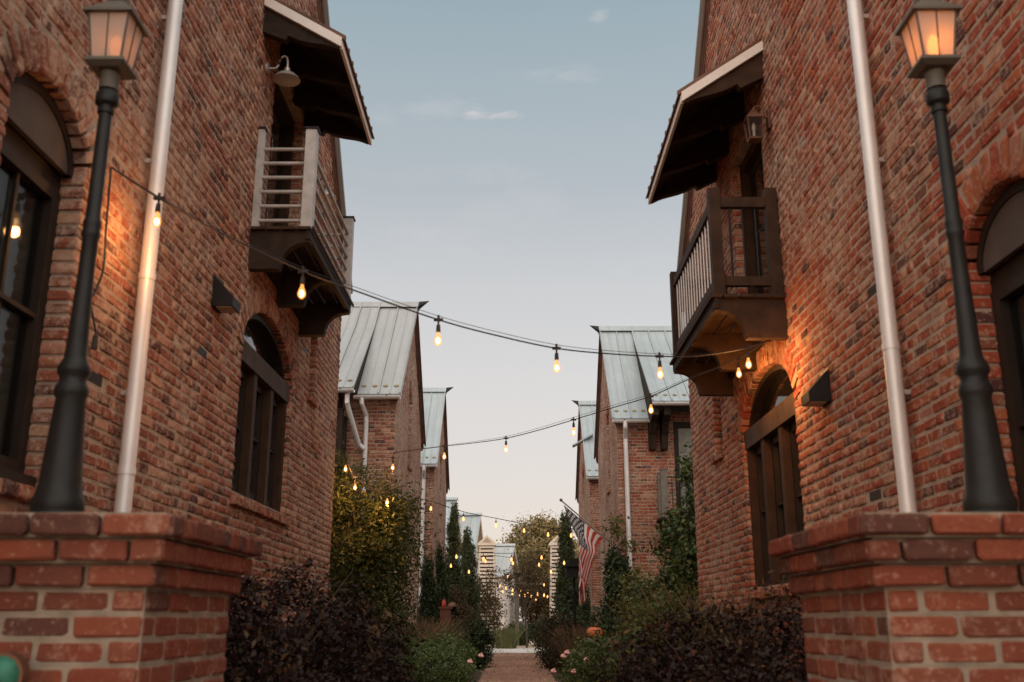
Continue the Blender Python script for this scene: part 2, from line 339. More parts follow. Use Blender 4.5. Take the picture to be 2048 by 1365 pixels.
class Opening:      # arched opening in a wall: s0..s1, z0 sill, zs spring line, rise of the arch, ring thickness
    def __init__(s, s0, s1, z0, zs, rise=0, ring=.21): s.s0, s.s1, s.z0, s.zs, s.rise, s.ring = s0, s1, z0, zs, rise, ring
    def half(s, z, extra=0):       # half width of the opening (grown by extra above the spring) at height z
        a = (s.s1-s.s0)/2
        if z < s.z0: return 0
        if z <= s.zs: return a
        r = s.rise+extra
        if s.rise <= 0 or z >= s.zs+r: return 0
        return (a+extra)*math.sqrt(max(0, 1-((z-s.zs)/r)**2))
    def arc(s, t, grow=0):          # point on the arch, t 0..1 from s0 to s1
        a = (s.s1-s.s0)/2+grow; r = s.rise+grow; th = math.pi*(1-t)
        return ((s.s0+s.s1)/2+a*math.cos(th), s.zs+r*math.sin(th))
def intervals(z, a, b, ops, extra):
    iv = [(a, b, False, False)]
    for o in ops:
        h = o.half(z, extra)
        if h <= 0: continue
        c = (o.s0+o.s1)/2; out = []
        for (p, q, l0, l1) in iv:
            if c+h <= p or c-h >= q: out.append((p, q, l0, l1)); continue
            if c-h > p: out.append((p, c-h, l0, z <= o.zs))
            if c+h < q: out.append((c+h, q, z <= o.zs, l1))
        iv = out
    return [i for i in iv if i[1]-i[0] > .01]
def brick_wall(F, rng_fn, z0, z1, course, ops, mat, parent, many=300, visible=None, thick=.2, holes=()):
    """mortar body in course-high slabs + bricks laid on it"""
    mb = MB(); L = []; i = 0; z = z0
    while z < z1:
        zc = z+course/2; a, b = rng_fn(zc)
        if b-a > .03:
            for (p, q, j0, j1) in intervals(zc, a, b, ops, .09): mb.box(p, q, -thick, 0, z, z+course+.0005, F.pt)
            for (p, q, j0, j1) in intervals(zc, a, b, ops, .21):
                s = p; first = True
                rot = (i % 2)*.1+random.uniform(0, .05)
                while s < q-.012:
                    ln = random.choice((.19, .18, .175, .2, .17, .13, .095, .185))+random.uniform(-.008, .008)
                    if first: ln = ln-rot if ln-rot > .06 else .1
                    e = s+ln
                    if q-e < .055: e = q
                    w = e-s-(.009 if e < q else .002)
                    if w > .02:
                        dp = .195 if (first and j0) or (e >= q and j1) else .1
                        cs, cz = (s+e)/2-(.005 if e < q else 0), zc; g0, g1 = (.009 if first and j0 else 0), (.009 if e >= q and j1 else 0); w += g0+g1; cs += (g1-g0)/2
                        if not any(abs(cs-hx) < .11 and abs(cz-hz) < course*.6 for hx, hz in holes):
                            L.append((cs, cz+random.uniform(-.0025, .0025), w, course-.012+random.uniform(-.007, .003), dp, random.uniform(-.012, .012)))
                    s = e; first = False
        z += course; i += 1
    body = obj('wall', mb, 'mortar', parent)
    put_bricks(L, F, mat, body, many, visible)
    return body
def arch_ring(F, o, mat, parent, rings=1):
    """voussoirs on edge round the arch, each a brick of its own"""
    per = 0; P = [o.arc(t/60) for t in range(61)]
    per = sum(math.hypot(P[i+1][0]-P[i][0], P[i+1][1]-P[i][1]) for i in range(60)); n = max(5, int(per/.074))
    cum = [0]
    for i in range(60): cum.append(cum[-1]+math.hypot(P[i+1][0]-P[i][0], P[i+1][1]-P[i][1]))
    for i in range(n):
        w_ = per*(i+.5)/n; j = max(j for j in range(60) if cum[j] <= w_); t = (j+(w_-cum[j])/(cum[j+1]-cum[j]))/60
        x, z = o.arc(t); e0, e1 = o.arc(max(0, t-.01)), o.arc(min(1, t+.01)); d = Vector((-(e1[1]-e0[1]), e1[0]-e0[0])).normalized(); x2, z2 = x+d.x*.21, z+d.y*.21; ang = math.atan2(d.x, d.y)
        k = random.randrange(len(BT)); p = F.pt((x+x2)/2, .013+random.uniform(-.003, .004), (z+z2)/2)
        ob = bpy.data.objects.new('arch_brick', brick_mesh(k, mat)); C.objects.link(ob); ob.parent = parent
        sg = F.x.dot(F.s)
        B = Matrix((F.x, F.n, Vector((0, 0, 1)))).transposed()
        ob.matrix_basis = Matrix.Translation(p) @ (B @ Matrix.Rotation(ang*sg, 3, 'Y') @ Matrix.Diagonal(((per/n-.014)/BL, 1.9, .20/BH))).to_4x4()
def sill_bricks(F, s0, s1, z, mat, parent, h=.07):
    s = s0-.04
    while s < s1+.04:
        k = random.randrange(len(BT)); p = F.pt(s+.035, .05+random.uniform(-.004, .004), z-h/2)
        ob = bpy.data.objects.new('sill_brick', brick_mesh(k, mat)); C.objects.link(ob); ob.parent = parent
        B = Matrix((F.x, F.n, Vector((0, 0, 1)))).transposed()
        ob.matrix_basis = Matrix.Translation(p) @ (B @ Matrix.Diagonal((.064/BL, 2.3, h/BH))).to_4x4(); s += .073
def arched_window(F, o, house, brickm, tymp=False, sill=True, lights=3):
    """timber window: lintel bar on the spring line, posts, sashes with panes, fanlight or board in the arch"""
    zl = o.zs; dn = .08 if tymp else 0; w = obj('window', MB().box(o.s0-.02, o.s1+.02, -.11-dn, -.015-dn*1.3, zl-.09, zl+.09-dn, F.pt), 'lintel' if not tymp else 'frame', house)
    N = lights; pw = .10
    for i in range(N+1):
        c = o.s0+(o.s1-o.s0)*i/N; a = max(o.s0, c-pw/2-(.0 if 0 < i < N else .03)); b = min(o.s1, c+pw/2+(.0 if 0 < i < N else .03))
        obj('mullion', MB().box(a, b, -.12-dn, -.03-dn, o.z0, zl-.09, F.pt), 'wood2' if not tymp else 'frame', w)
    obj('bottom_rail', MB().box(o.s0, o.s1, -.13, -.045, o.z0-.02, o.z0+.06, F.pt), 'frame', w)
    for i in range(N):
        a = o.s0+(o.s1-o.s0)*i/N+.055; b = o.s0+(o.s1-o.s0)*(i+1)/N-.055; zt = zl-.10
        m = MB(); m.box(a, a+.05, -.17, -.10, o.z0+.05, zt, F.pt); m.box(b-.05, b, -.17, -.10, o.z0+.05, zt, F.pt)
        m.box(a+.05, b-.05, -.17, -.101, o.z0+.05, o.z0+.13, F.pt); m.box(a+.05, b-.05, -.17, -.101, zt-.06, zt, F.pt)
        zm = o.z0+(zt-o.z0)*.55; m.box(a+.05, b-.05, -.165, -.105, zm-.012, zm+.012, F.pt)
        obj('sash', m, 'frame', w); obj('pane', MB().box(a+.04, b-.04, -.158, -.146, o.z0+.1, zt-.03, F.pt), 'glass_clear' if tymp else 'glass', w)
        if tymp:      # curtain hanging in loose folds behind the glass, and a centre bar
            cw = [(a+.02+(b-a-.04)*q/60, -.195+.011*math.sin(q*.95)+.004*math.sin(q*2.3)) for q in range(61)]
            mc = MB(); mc.add([F.pt(x_, y_, z_) for x_, y_ in cw for z_ in (o.z0+.1, zt-.05)], [(2*q, 2*q+1, 2*q+3, 2*q+2) for q in range(60)]); obj('curtain', mc, 'curtain', w, True, False)
            obj('glazing_bar', MB().box((a+b)/2-.012, (a+b)/2+.012, -.145, -.125, o.z0+.13, zt-.06, F.pt), 'frame', w)
    poly = [o.arc(t/16) for t in range(17)]; poly = [(s, max(z, zl+(.06 if not tymp else -.02))) for s, z in poly]
    obj('arch_board' if tymp else 'fanlight', MB().prism(poly, -.10 if tymp else -.155, -.07 if tymp else -.145, lambda t, s, z: F.pt(s, t, z)), 'tymp' if tymp else 'glass', w)
    m = MB()      # arched frame strip
    for i in range(16):
        a0 = o.arc(i/16); a1 = o.arc((i+1)/16); b0 = o.arc(i/16, -.05); b1 = o.arc((i+1)/16, -.05)
        m.hexa([F.pt(a0[0], -.06, a0[1]), F.pt(a1[0], -.06, a1[1]), F.pt(b1[0], -.06, b1[1]), F.pt(b0[0], -.06, b0[1]),
                F.pt(a0[0], -.17, a0[1]), F.pt(a1[0], -.17, a1[1]), F.pt(b1[0], -.17, b1[1]), F.pt(b0[0], -.17, b0[1])])
    obj('arch_frame', m, 'frame', w)
    if sill: sill_bricks(F, o.s0, o.s1, o.z0-.01, brickm, w)
    return w

# ---------------------------------------------------------------- ground, path
def sheet(name, x0, x1, y0, y1, z, mat):
    return tag(obj(name, MB().add([(x0, y0, z), (x1, y0, z), (x1, y1, z), (x0, y1, z)], [(0, 1, 2, 3)]), mat), None, kind='structure')
tag(sheet('ground', -400, 400, -100, 900, 0, 'soil'), 'dark planting soil under the beds and houses')
path = tag(sheet('path', -.74, .82, 0, 38.2, .004, 'mortar'), 'red brick garden path running down the middle of the alley')
L = []
y = 1.0; i = 0; VV = []; FF = []; c = 0
while y < 38.1:
    x = -.73+(0 if i % 2 else -.105); 
    while x < .81:
        a, b_ = max(x, -.73), min(x+.2, .81)
        if b_-a > .04:
            h = .03+random.uniform(-.004, .004); t = random.uniform(-.002, .002)
            q = np.array([(a, y, .006), (b_, y, .006), (b_, y+.094, .006), (a, y+.094, .006), (a+.003, y+.003, h+t), (b_-.003, y+.003, h-t), (b_-.003, y+.091, h-t), (a+.003, y+.091, h+t)])
            VV.append(q); FF.append(np.array([(4, 5, 6, 7), (0, 1, 5, 4), (1, 2, 6, 5), (2, 3, 7, 6), (3, 0, 4, 7)])+c); c += 8
        x += .21
    y += .102; i += 1
tag(npmesh('paver', np.concatenate(VV), np.concatenate(FF), 'paver', path), None, kind='stuff')
tag(sheet('pavement', -9, 9, 38.2, 45.3, .012, 'concrete'), 'pale concrete walk crossing the end of the brick path')
tag(sheet('gravel_walk', -1.2, 3.4, 45.3, 66, .008, 'gravel'), 'tan gravel walk beyond the concrete crossing')

# ---------------------------------------------------------------- houses along the alley
WX = 2.26                                   # gable walls stand at x = -WX and +WX
def side_frame(sg, X=WX): return Frame((sg*X, 0, 0), (0, 1, 0), (-sg, 0, 0))
def gable_top(s, Y0, Y1, zE, zR):
    mid, h = (Y0+Y1)/2, (Y1-Y0)/2; return zE+(zR-zE)*(1-abs(s-mid)/h)
def gable_rng(Y0, Y1, zE, zR):
    mid, h = (Y0+Y1)/2, (Y1-Y0)/2
    def f(z):
        if z <= zE: return (Y0, Y1)
        k = 1-(z-zE)/(zR-zE); return (mid-h*k, mid+h*k)
    return f
def core(house, sg, X, Y0, Y1, zE, zR, depth, t=.2, name='house_body'):
    """solid body behind the brick skin so no light leaks through"""
    mid = (Y0+Y1)/2; poly = [(Y0+t, 0), (Y1-t, 0), (Y1-t, zE-.1), (mid, zR-.3), (Y0+t, zE-.1)]
    return obj(name, MB().prism(poly, X+t+.01, X+depth, lambda a, s, z: (sg*a, s, z)), 'mortar', house)
def slope_box(mb, sg, xa, xb, p, q, t):    # slab from (y,z) p to q between x distances xa, xb, thickness t below
    d = Vector((q[0]-p[0], q[1]-p[1])).normalized(); nrm = Vector((-d.y, d.x)); nrm = nrm if nrm.y > 0 else -nrm
    P = [(p[0], p[1]), (q[0], q[1]), (q[0]-nrm.x*t, q[1]-nrm.y*t), (p[0]-nrm.x*t, p[1]-nrm.y*t)]
    return mb.prism(P, xa, xb, lambda a, y_, z_: (sg*a, y_, z_))
def metal_slope(house, sg, xa, xb, eave, ridge, mat, width=.42, guards=True, name='roof_panel', rib0=True):
    """standing-seam roof: each panel with its seam is a part"""
    n = max(1, round((xb-xa)/width)); w = (xb-xa)/n
    d = Vector((ridge[0]-eave[0], ridge[1]-eave[1])).normalized(); up = Vector((-d.y, d.x)); up = up if up.y > 0 else -up
    off = lambda p, h: (p[0]+up.x*h, p[1]+up.y*h)
    for i in range(n):
        a, b_ = xa+i*w, xa+(i+1)*w; m = MB(); slope_box(m, sg, a+.002, b_-.002, eave, ridge, .03)
        slope_box(m, sg, a, a+.028, off(eave, .028), off(ridge, .028), .03)
        slope_box(m, sg, (a+b_)/2-.01, (a+b_)/2+.01, off(eave, .010), off(ridge, .010), .014)
        o = obj(name, m, mat, house)
        if guards:
            for fx in (.27, .77):
                g = Vector((eave[0], eave[1]))+d*.28; x = a+w*fx; gm = MB()
                for k in range(2):
                    dx, dd = ((.045, .012), (.012, .045))[k]
                    pts = [(g+d*s1*dd) for s1 in (-1, 1)]
                    slope_box(gm, sg, x-dx, x+dx, off(pts[0], .02+k*.004), off(pts[1], .02+k*.004), .02)
                obj('snow_guard', gm, 'yellowstar', o)
def gutter(house, sg, xa, xb, Y, z, r=.068):
    z -= .03
    m = MB(); prof = [(Y-r*math.cos(math.pi*i/8), z-r*math.sin(math.pi*i/8)) for i in range(9)]
    prof += [(Y+(r-.008)*math.cos(math.pi*i/8), z-.002-(r-.008)*math.sin(math.pi*i/8)) for i in range(9)]
    m.prism(prof, xa, xb, lambda a, y_, z_: (sg*a, y_, z_)); g = obj('gutter', m, 'pipe', house)
    x = xa+.25
    while x < xb: obj('gutter_strap', MB().box(x-.012, x+.012, Y-r-.006, Y+r, z-.012, z+.004, lambda a, y_, z_: (sg*a, y_, z_)), 'iron', g); x += .62
    return g
def downspout(house, pts, r=.04, mat='pipe', joints=()):
    P = [Vector(p) for p in pts]; fine = []
    for i, p in enumerate(P):
        if 0 < i < len(P)-1:
            a = p+(P[i-1]-p).normalized()*min(.09, (P[i-1]-p).length/2); b_ = p+(P[i+1]-p).normalized()*min(.09, (P[i+1]-p).length/2)
            fine += [a.lerp(p, .0), a.lerp(p, .6).lerp(p.lerp(b_, .4), .35), a.lerp(p, .9).lerp(p.lerp(b_, .1), .5), p.lerp(b_, .4).lerp(a.lerp(p, .6), .35), b_]
        else: fine.append(p)
    d = obj('downspout', MB().tube(fine, r, 14), mat, house, True)
    for z in joints:
        k = min(range(len(P)), key=lambda i: abs(P[i].z-z)); x, y_ = P[-1].x, P[-1].y
        obj('pipe_joint', MB().tube([(x, y_, z-.02), (x, y_, z+.02)], r+.004, 14), mat, d, True)
    return d

# ---- the two near houses
def near_house(sg):
    left = sg < 0
    Y1 = 12.4 if left else 12.62; V0 = 5.75; zE, rise = 5.5, 3.45
    H = empty('brick_house'); bm_ = 'brick_l' if left else 'brick_r'; F = side_frame(sg)
    if left:
        win = Opening(7.95, 9.80, 2.16, 3.38, .50); near = Opening(3.98, 4.80, 1.80, 3.43, .30); slot = Opening(10.6, 10.95, 3.56, 4.2, .14); door = Opening(8.36, 9.62, 4.42, 6.35, 0)
    else:
        win = Opening(7.88, 9.78, 1.46, 2.90, .50); near = Opening(3.93, 4.73, 1.25, 2.86, .30); slot = Opening(10.72, 11.12, 2.95, 3.8, .14); door = Opening(8.30, 9.55, 3.80, 5.75, 0)
    ops = [win, near, slot, door]
    def rngf(z):
        if z <= zE: return (2.3, Y1)
        k = 1-(z-zE)/rise; mid, h = (V0+Y1)/2, (Y1-V0)/2; return (mid-h*k, mid+h*k)
    holes = [(6.95, 3.06), (10.35, 4.0), (5.2, 2.45)] if left else [(6.28, 1.95), (11.9, 2.45), (6.0, 3.2)]
    vis = lambda px, py: not (py > 1018 and (px < 330 or px > 1735)) and not (py > 1080 and (px < 660 or px > 1400)) and not (130 < px < 175 and py > 700)
    wall = brick_wall(F, rngf, .3, zE+rise, .070, ops, bm_, H, 300, vis, holes=holes)
    for hx, hz in holes: obj('vent_hole', MB().box(hx-.1, hx+.1, -.06, .002, hz-.03, hz+.03, F.pt), 'iron', wall)
    mid, hh = (V0+Y1)/2, (Y1-V0)/2
    poly = [(2.5, 0), (Y1-.2, 0), (Y1-.2, zE-.1), (mid, zE+rise-.3), (V0, zE-.1), (2.5, zE-.1)]
    obj('house_body', MB().prism(poly, WX+.22, WX+6, lambda a, s, z: (sg*a, s, z)), 'mortar', H)
    obj('plinth', MB().box(2.3, Y1, -.2, -.002, 0, .30, F.pt), 'mortar', H)
    # roof slabs, stepped rake boards at the gable edge
    for (p, q) in (((Y1+.22, zE-.18), (mid, zE+rise+.06)), ((V0, zE), (mid, zE+rise+.06)), ((V0, zE), (V0-2.6, zE+2.65))):
        m = MB(); slope_box(m, sg, WX-.10, WX+6, (p[0], p[1]+.09), (q[0], q[1]+.09), .05); obj('roof', m, 'roof_a', H)
        for k, (xa, dz, th) in enumerate(((.05, .045, .07), (.03, -.035, .05), (.016, -.10, .05))):
            m = MB(); slope_box(m, sg, WX-xa, WX+.12, (p[0], p[1]+dz), (q[0], q[1]+dz), th); obj('rake_board', m, 'trim', H)
    # windows, arches
    for o, ty in ((win, False), (near, True)):
        arch_ring(F, o, bm_, wall); arched_window(F, o, H, bm_, tymp=ty, lights=1 if ty else 3)
    arch_ring(F, slot, bm_, wall)
    sw = obj('slot_window', MB().box(slot.s0, slot.s1, -.17, -.15, slot.z0, slot.zs+.16, F.pt), 'glass', H)
    obj('arch_board', MB().box(slot.s0, slot.s1, -.148, -.10, slot.zs-.08, slot.zs+.16, F.pt), 'tymp', sw); sill_bricks(F, slot.s0, slot.s1, slot.z0, bm_, sw)
    # balcony door
    dz = obj('door', MB().box(door.s0, door.s1, -.20, -.17, door.z0, door.zs, F.pt), 'frame', H)
    for a in (door.s0+.10, (door.s0+door.s1)/2+.03):
        obj('pane', MB().box(a, a+.46, -.168, -.160, door.z0+.25, door.zs-.2, F.pt), 'glass', dz)
    obj('door_frame', MB().box(door.s0, door.s0+.09, -.17, -.09, door.z0, door.zs, F.pt).box(door.s1-.09, door.s1, -.17, -.09, door.z0, door.zs, F.pt).box(door.s0+.09, door.s1-.09, -.17, -.09, door.zs-.1, door.zs, F.pt), 'wood2', dz)
    obj('door_handle', MB().tube([F.pt((door.s0+door.s1)/2, -.14, door.z0+1.0), F.pt((door.s0+door.s1)/2, -.10, door.z0+1.0), F.pt((door.s0+door.s1)/2+.1, -.10, door.z0+1.0)], .011, 8), 'iron', dz)
    # downpipe on the gable wall, from the valley
    s = 5.56
    pipe = downspout(H, [F.pt(s, .085, 5.6), F.pt(s, .085, .3)], .046, joints=(3.15, 2.0) if left else (2.72,))
    for z in (4.9, 3.9, 2.45): obj('pipe_strap', MB().box(s-.012, s+.012, 0, .05, z-.014, z+.014, F.pt), 'steel', pipe)
    # ---- balcony
    if left: b0, b1, pr, zf, zt = 7.93, 10.05, .52, 4.42, 5.36
    else: b0, b1, pr, zf, zt = 7.90, 10.14, .60, 3.80, 4.78
    B = obj('balcony', MB().box(b0-.02, b1+.02, pr-.04, pr, zf-.10, zf-.022, F.pt), 'wood', H)
    x = 0.01; k = 0
    while x < pr+.02:
        obj('deck_board', MB().box(b0-.04, b1+.04, x, min(x+.118, pr+.03), zf-.02, zf+.005, F.pt), 'wood2', B); x += .131
    brk = [(0, 0), (pr-.005, 0), (pr-.005, -.10)]+[(pr-.005-.21*math.sin(R(a))-.03, -.10-.20*(1-math.cos(R(a)))) for a in (0, 20, 40, 60, 80, 90)]+[(pr-.26, -.34), (0, -.34)]
    for yb in (b0, (b0+b1)/2-.045, b1-.09):
        obj('bracket', MB().prism(brk, yb, yb+.09, lambda t, n_, z_: F.pt(t, n_, zf-.024+z_)), 'wood' if left else 'wood2', B)
    obj('joist', MB().box(b0+.09, b1-.09, 0, .05, zf-.2, zf-.03, F.pt), 'wood', B)
    if left:
        for (s0, n0, wd) in ((b0, .0, .06), (b0, pr-.10, .10), (b1-.10, pr-.10, .10), (b1-.06, 0, .06)):
            p = obj('post', MB().box(s0, s0+wd, n0+.005, n0+wd, zf+.005, zt, F.pt), 'rail', B)
            obj('post_cap', MB().box(s0-.012, s0+wd+.012, n0-.004, n0+wd+.012, zt, zt+.018, F.pt), 'iron', p)
        for i in range(6):
            z = zf+.09+i*.135
            obj('rail_bar', MB().tube([F.pt(b0+.05, .05, z), F.pt(b0+.05, pr-.09, z)], .017, 10), 'rail', B, True)
            obj('rail_bar', MB().tube([F.pt(b0+.09, pr-.05, z), F.pt(b1-.09, pr-.05, z)], .017, 10), 'rail', B, True)
            obj('rail_bar', MB().tube([F.pt(b1-.05, .05, z), F.pt(b1-.05, pr-.09, z)], .017, 10), 'rail', B, True)
    else:
        for (s0, n0) in ((b0, .015), (b0, pr-.10), (b1-.095, pr-.10), (b1-.095, .015)):
            obj('post', MB().box(s0, s0+.095, n0, n0+.095, zf+.005, zt, F.pt), 'wood2', B)
        for z0, z1 in ((zf+.10, zf+.18), (zt-.17, zt-.08)):
            obj('rail_bar', MB().box(b0+.02, b0+.075, .11, pr-.10, z0, z1, F.pt), 'wood2', B)
            obj('rail_bar', MB().box(b0+.095, b1-.095, pr-.08, pr-.025, z0, z1, F.pt), 'wood2', B)
            obj('rail_bar', MB().box(b1-.075, b1-.02, .11, pr-.10, z0, z1, F.pt), 'wood2', B)
        bal = lambda s_, n_: obj('baluster', MB().tube([F.pt(s_, n_, zf+.17), F.pt(s_, n_, zt-.16)], .010, 8), 'steel' if n_ > pr-.08 else 'iron', B, True)
        for i in range(3): bal(b0+.048, .115+.105*(i+.75)*1.05); bal(b1-.048, .115+.105*(i+.75)*1.05)
        for i in range(15): bal(b0+.095+(b1-b0-.19)*(i+.7)/15.4, pr-.052)
    # ---- awning over the balcony
    if left: a0, a1, pj, zw, zo = 7.83, 9.72, .70, 6.62, 6.20
    else: a0, a1, pj, zw, zo = 8.02, 10.30, .745, 6.27, 5.76
    T = lambda t, n_, z_: F.pt(t, n_, z_)
    A = obj('awning', MB().prism([(0, zw), (pj, zo), (pj, zo-.02), (0, zw-.02)], a0+.02, a1-.02, T), 'wood', H)
    n = 9
    for i in range(n):
        p0 = a0-.015+(a1-a0+.03)*i/n; p1 = a0-.015+(a1-a0+.03)*(i+1)/n
        m = MB().prism([(0, zw+.022), (pj+.05, zo+.022-.05*(zw-zo)/pj), (pj+.05, zo+.004-.05*(zw-zo)/pj), (0, zw+.004)], p0, p1-.003, T)
        m.prism([(0, zw+.05), (pj+.055, zo+.05-.055*(zw-zo)/pj), (pj+.055, zo+.02-.055*(zw-zo)/pj), (0, zw+.02)], p0, p0+.022, T)
        obj('awning_panel', m, 'copper' if not left else 'trim', A)
    for t0, t1 in ((a0-.022, a0+.012), (a1-.012, a1+.022)):
        obj('rake_trim', MB().prism([(0, zw+.012), (pj+.02, zo-.002), (pj+.02, zo-.095), (0, zw-.083)], t0, t1, T), 'white', A)
    obj('fascia', MB().prism([(pj+.0, zo-.004), (pj+.026, zo-.018), (pj+.026, zo-.10), (pj+.0, zo-.10)], a0+.013, a1-.013, T), 'white', A)
    sl = (zw-zo)/pj
    def bk():
        P = [(0, zw-.022), (pj-.005, zo-.022+.005*sl), (pj-.005, zo-.10)]
        for k in range(9):
            u = k/8; n_ = pj-.03-(pj*.62)*u; P.append((n_, zo+(pj-n_)*sl-.11-.13*math.sin(math.pi*.5*u)**1.6))
        P += [(pj*.30, zw-pj*.30*sl-.30), (0, zw-.34)]
        return P
    for t0 in (a0+.014, a0+(a1-a0)*.34, a0+(a1-a0)*.67, a1-.10):
        obj('bracket', MB().prism(bk(), t0, t0+.085, T), 'wood2' if not left else 'wood', A)
    nb = 6
    for i in range(nb):      # soffit boards
        n0, n1 = pj*i/nb, pj*(i+1)/nb-.006
        obj('soffit_board', MB().prism([(n0, zw-n0*sl-.021), (n1, zw-n1*sl-.021), (n1, zw-n1*sl-.034), (n0, zw-n0*sl-.034)], a0+.10, a1-.10, T), 'wood', A)
    return H, F
HL, FL = near_house(-1); HR, FR = near_house(1)
tag(HL, 'brown brick house on the left with a metal railed balcony under an awning', 'house', 'brick houses along the alley')
tag(HR, 'red brick house on the right with a wooden balcony with metal balusters', 'house', 'brick houses along the alley')

# ---- the houses further down the alley
def far_house(sg, Y0, Y1, zE, zR, mat, roofm, X=WX, front=3.2, step=None, many=300, slot=None, low=None, ftop=None, fops=(), name='brick_house'):
    H = empty(name); F = side_frame(sg, X); mid = (Y0+Y1)/2
    ops = [o for o in (slot, low) if o]
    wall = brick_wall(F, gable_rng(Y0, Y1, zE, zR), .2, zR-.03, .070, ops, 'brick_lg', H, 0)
    G = Frame((sg*X, Y0-.012, 0), (sg, 0, 0), (0, -1, 0))
    fw = brick_wall(G, lambda z: (.006, front), .2, zE, .070, list(fops), mat, H, many, lambda px, py: (px > 668 if sg < 0 else px < 1378) and py < 1150)
    core(H, sg, X, Y0, Y1, zE, zR, front+1.5)
    for o in ops:
        arch_ring(F, o, mat, wall)
        w = obj('slot_window', MB().box(o.s0, o.s1, -.19, -.17, o.z0, o.zs+o.rise+.05, F.pt), 'glass', H)
        obj('arch_board', MB().box(o.s0, o.s1, -.168, -.12, o.zs-.05, o.zs+o.rise+.04, F.pt), 'tymp', w); sill_bricks(F, o.s0, o.s1, o.z0, mat, w)
    k = (zR-zE)/(mid-Y0); ov = .22; eave = (Y0-ov, zE-ov*k+.10); ridge = (mid, zR+.10)
    x0 = X-.10; xs = X+step[0] if step else X+front+1.2
    metal_slope(H, sg, x0, xs, eave, ridge, roofm)
    m = MB(); slope_box(m, sg, x0, X+front+1.2, (Y1+ov, eave[1]), ridge, .03); obj('roof', m, roofm, H)
    if step:      # shallower slope over the balcony, hung on corbels
        sy, sz, ty = step[1], step[2], step[3]; tz = eave[1]+(ty-eave[0])*k+.04
        metal_slope(H, sg, xs, X+front+1.2, (sy, sz), (ty, tz), roofm); metal_slope(H, sg, xs, X+front+1.2, (ty, tz), (mid, zR+.14), roofm, guards=False)
        m = MB(); m.prism([(sy+.05, sz-.05), (ty, tz-.03), (Y0-ov, eave[1]+.0)], xs+.004, xs+.035, lambda a, y_, z_: (sg*a, y_, z_)); obj('roof_cheek', m, 'wood', H)
        gutter(H, sg, xs-.02, X+front+1.2, sy-.05, sz-.02); gutter(H, sg, x0, xs+.06, eave[0]-.05, eave[1]-.02)
    else: gutter(H, sg, x0, X+front+1.2, eave[0]-.05, eave[1]-.02)
    # ridge cap with its projecting beak, rake boards
    obj('ridge_cap', MB().prism([(mid-.17, zR+.0), (mid, zR+.17), (mid+.17, zR+.0), (mid, zR+.12)], X-.12, X+front+1.2, lambda a, y_, z_: (sg*a, y_, z_)), roofm, H)
    bk_ = MB(); bk_.add([(sg*(X-.12), mid-.14, zR+.03), (sg*(X-.12), mid+.14, zR+.03), (sg*(X-.12), mid, zR+.17), (sg*(X-.36), mid, zR+.19)], [(0, 1, 2), (0, 3, 1), (1, 3, 2), (2, 3, 0)]); obj('ridge_beak', bk_, 'iron', H)
    for (p, q) in ((eave, ridge), ((Y1+ov, eave[1]), ridge)):
        m = MB(); slope_box(m, sg, X-.105, X-.07, (p[0], p[1]-.032), (q[0], q[1]-.032), .05); obj('rake_trim', m, 'steel' if p is eave else 'trim', H)
        for j in range(2):
            m = MB(); slope_box(m, sg, X-.05+.018*j, X+.1, (p[0], p[1]-.09-.06*j), (q[0], q[1]-.09-.06*j), .05); obj('rake_board', m, 'trim', H)
    return H, F, G, eave
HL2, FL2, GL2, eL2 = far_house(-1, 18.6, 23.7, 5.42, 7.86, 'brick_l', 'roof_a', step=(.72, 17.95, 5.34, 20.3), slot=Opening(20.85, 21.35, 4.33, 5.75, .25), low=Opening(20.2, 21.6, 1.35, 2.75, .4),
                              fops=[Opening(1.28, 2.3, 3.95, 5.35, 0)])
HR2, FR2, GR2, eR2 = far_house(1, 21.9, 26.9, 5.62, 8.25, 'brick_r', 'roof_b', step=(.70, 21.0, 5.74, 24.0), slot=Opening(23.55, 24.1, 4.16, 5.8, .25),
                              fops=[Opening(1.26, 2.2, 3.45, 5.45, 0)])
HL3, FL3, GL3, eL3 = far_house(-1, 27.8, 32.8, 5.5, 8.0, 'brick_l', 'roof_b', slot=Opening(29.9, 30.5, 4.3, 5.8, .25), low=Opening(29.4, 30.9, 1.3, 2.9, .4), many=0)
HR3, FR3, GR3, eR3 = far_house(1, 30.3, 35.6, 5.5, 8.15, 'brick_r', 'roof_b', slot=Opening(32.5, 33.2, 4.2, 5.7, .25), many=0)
tag(HL2, 'second brick house on the left, grey metal roof, twin downspouts', 'house', 'brick houses along the alley')
tag(HR2, 'second brick house on the right, blue grey roof, beside the flag', 'house', 'brick houses along the alley')
tag(HL3, 'third and farthest brick house on the left side of the alley', 'house', 'brick houses along the alley')
tag(HR3, 'third and farthest brick house on the right side of the alley', 'house', 'brick houses along the alley')
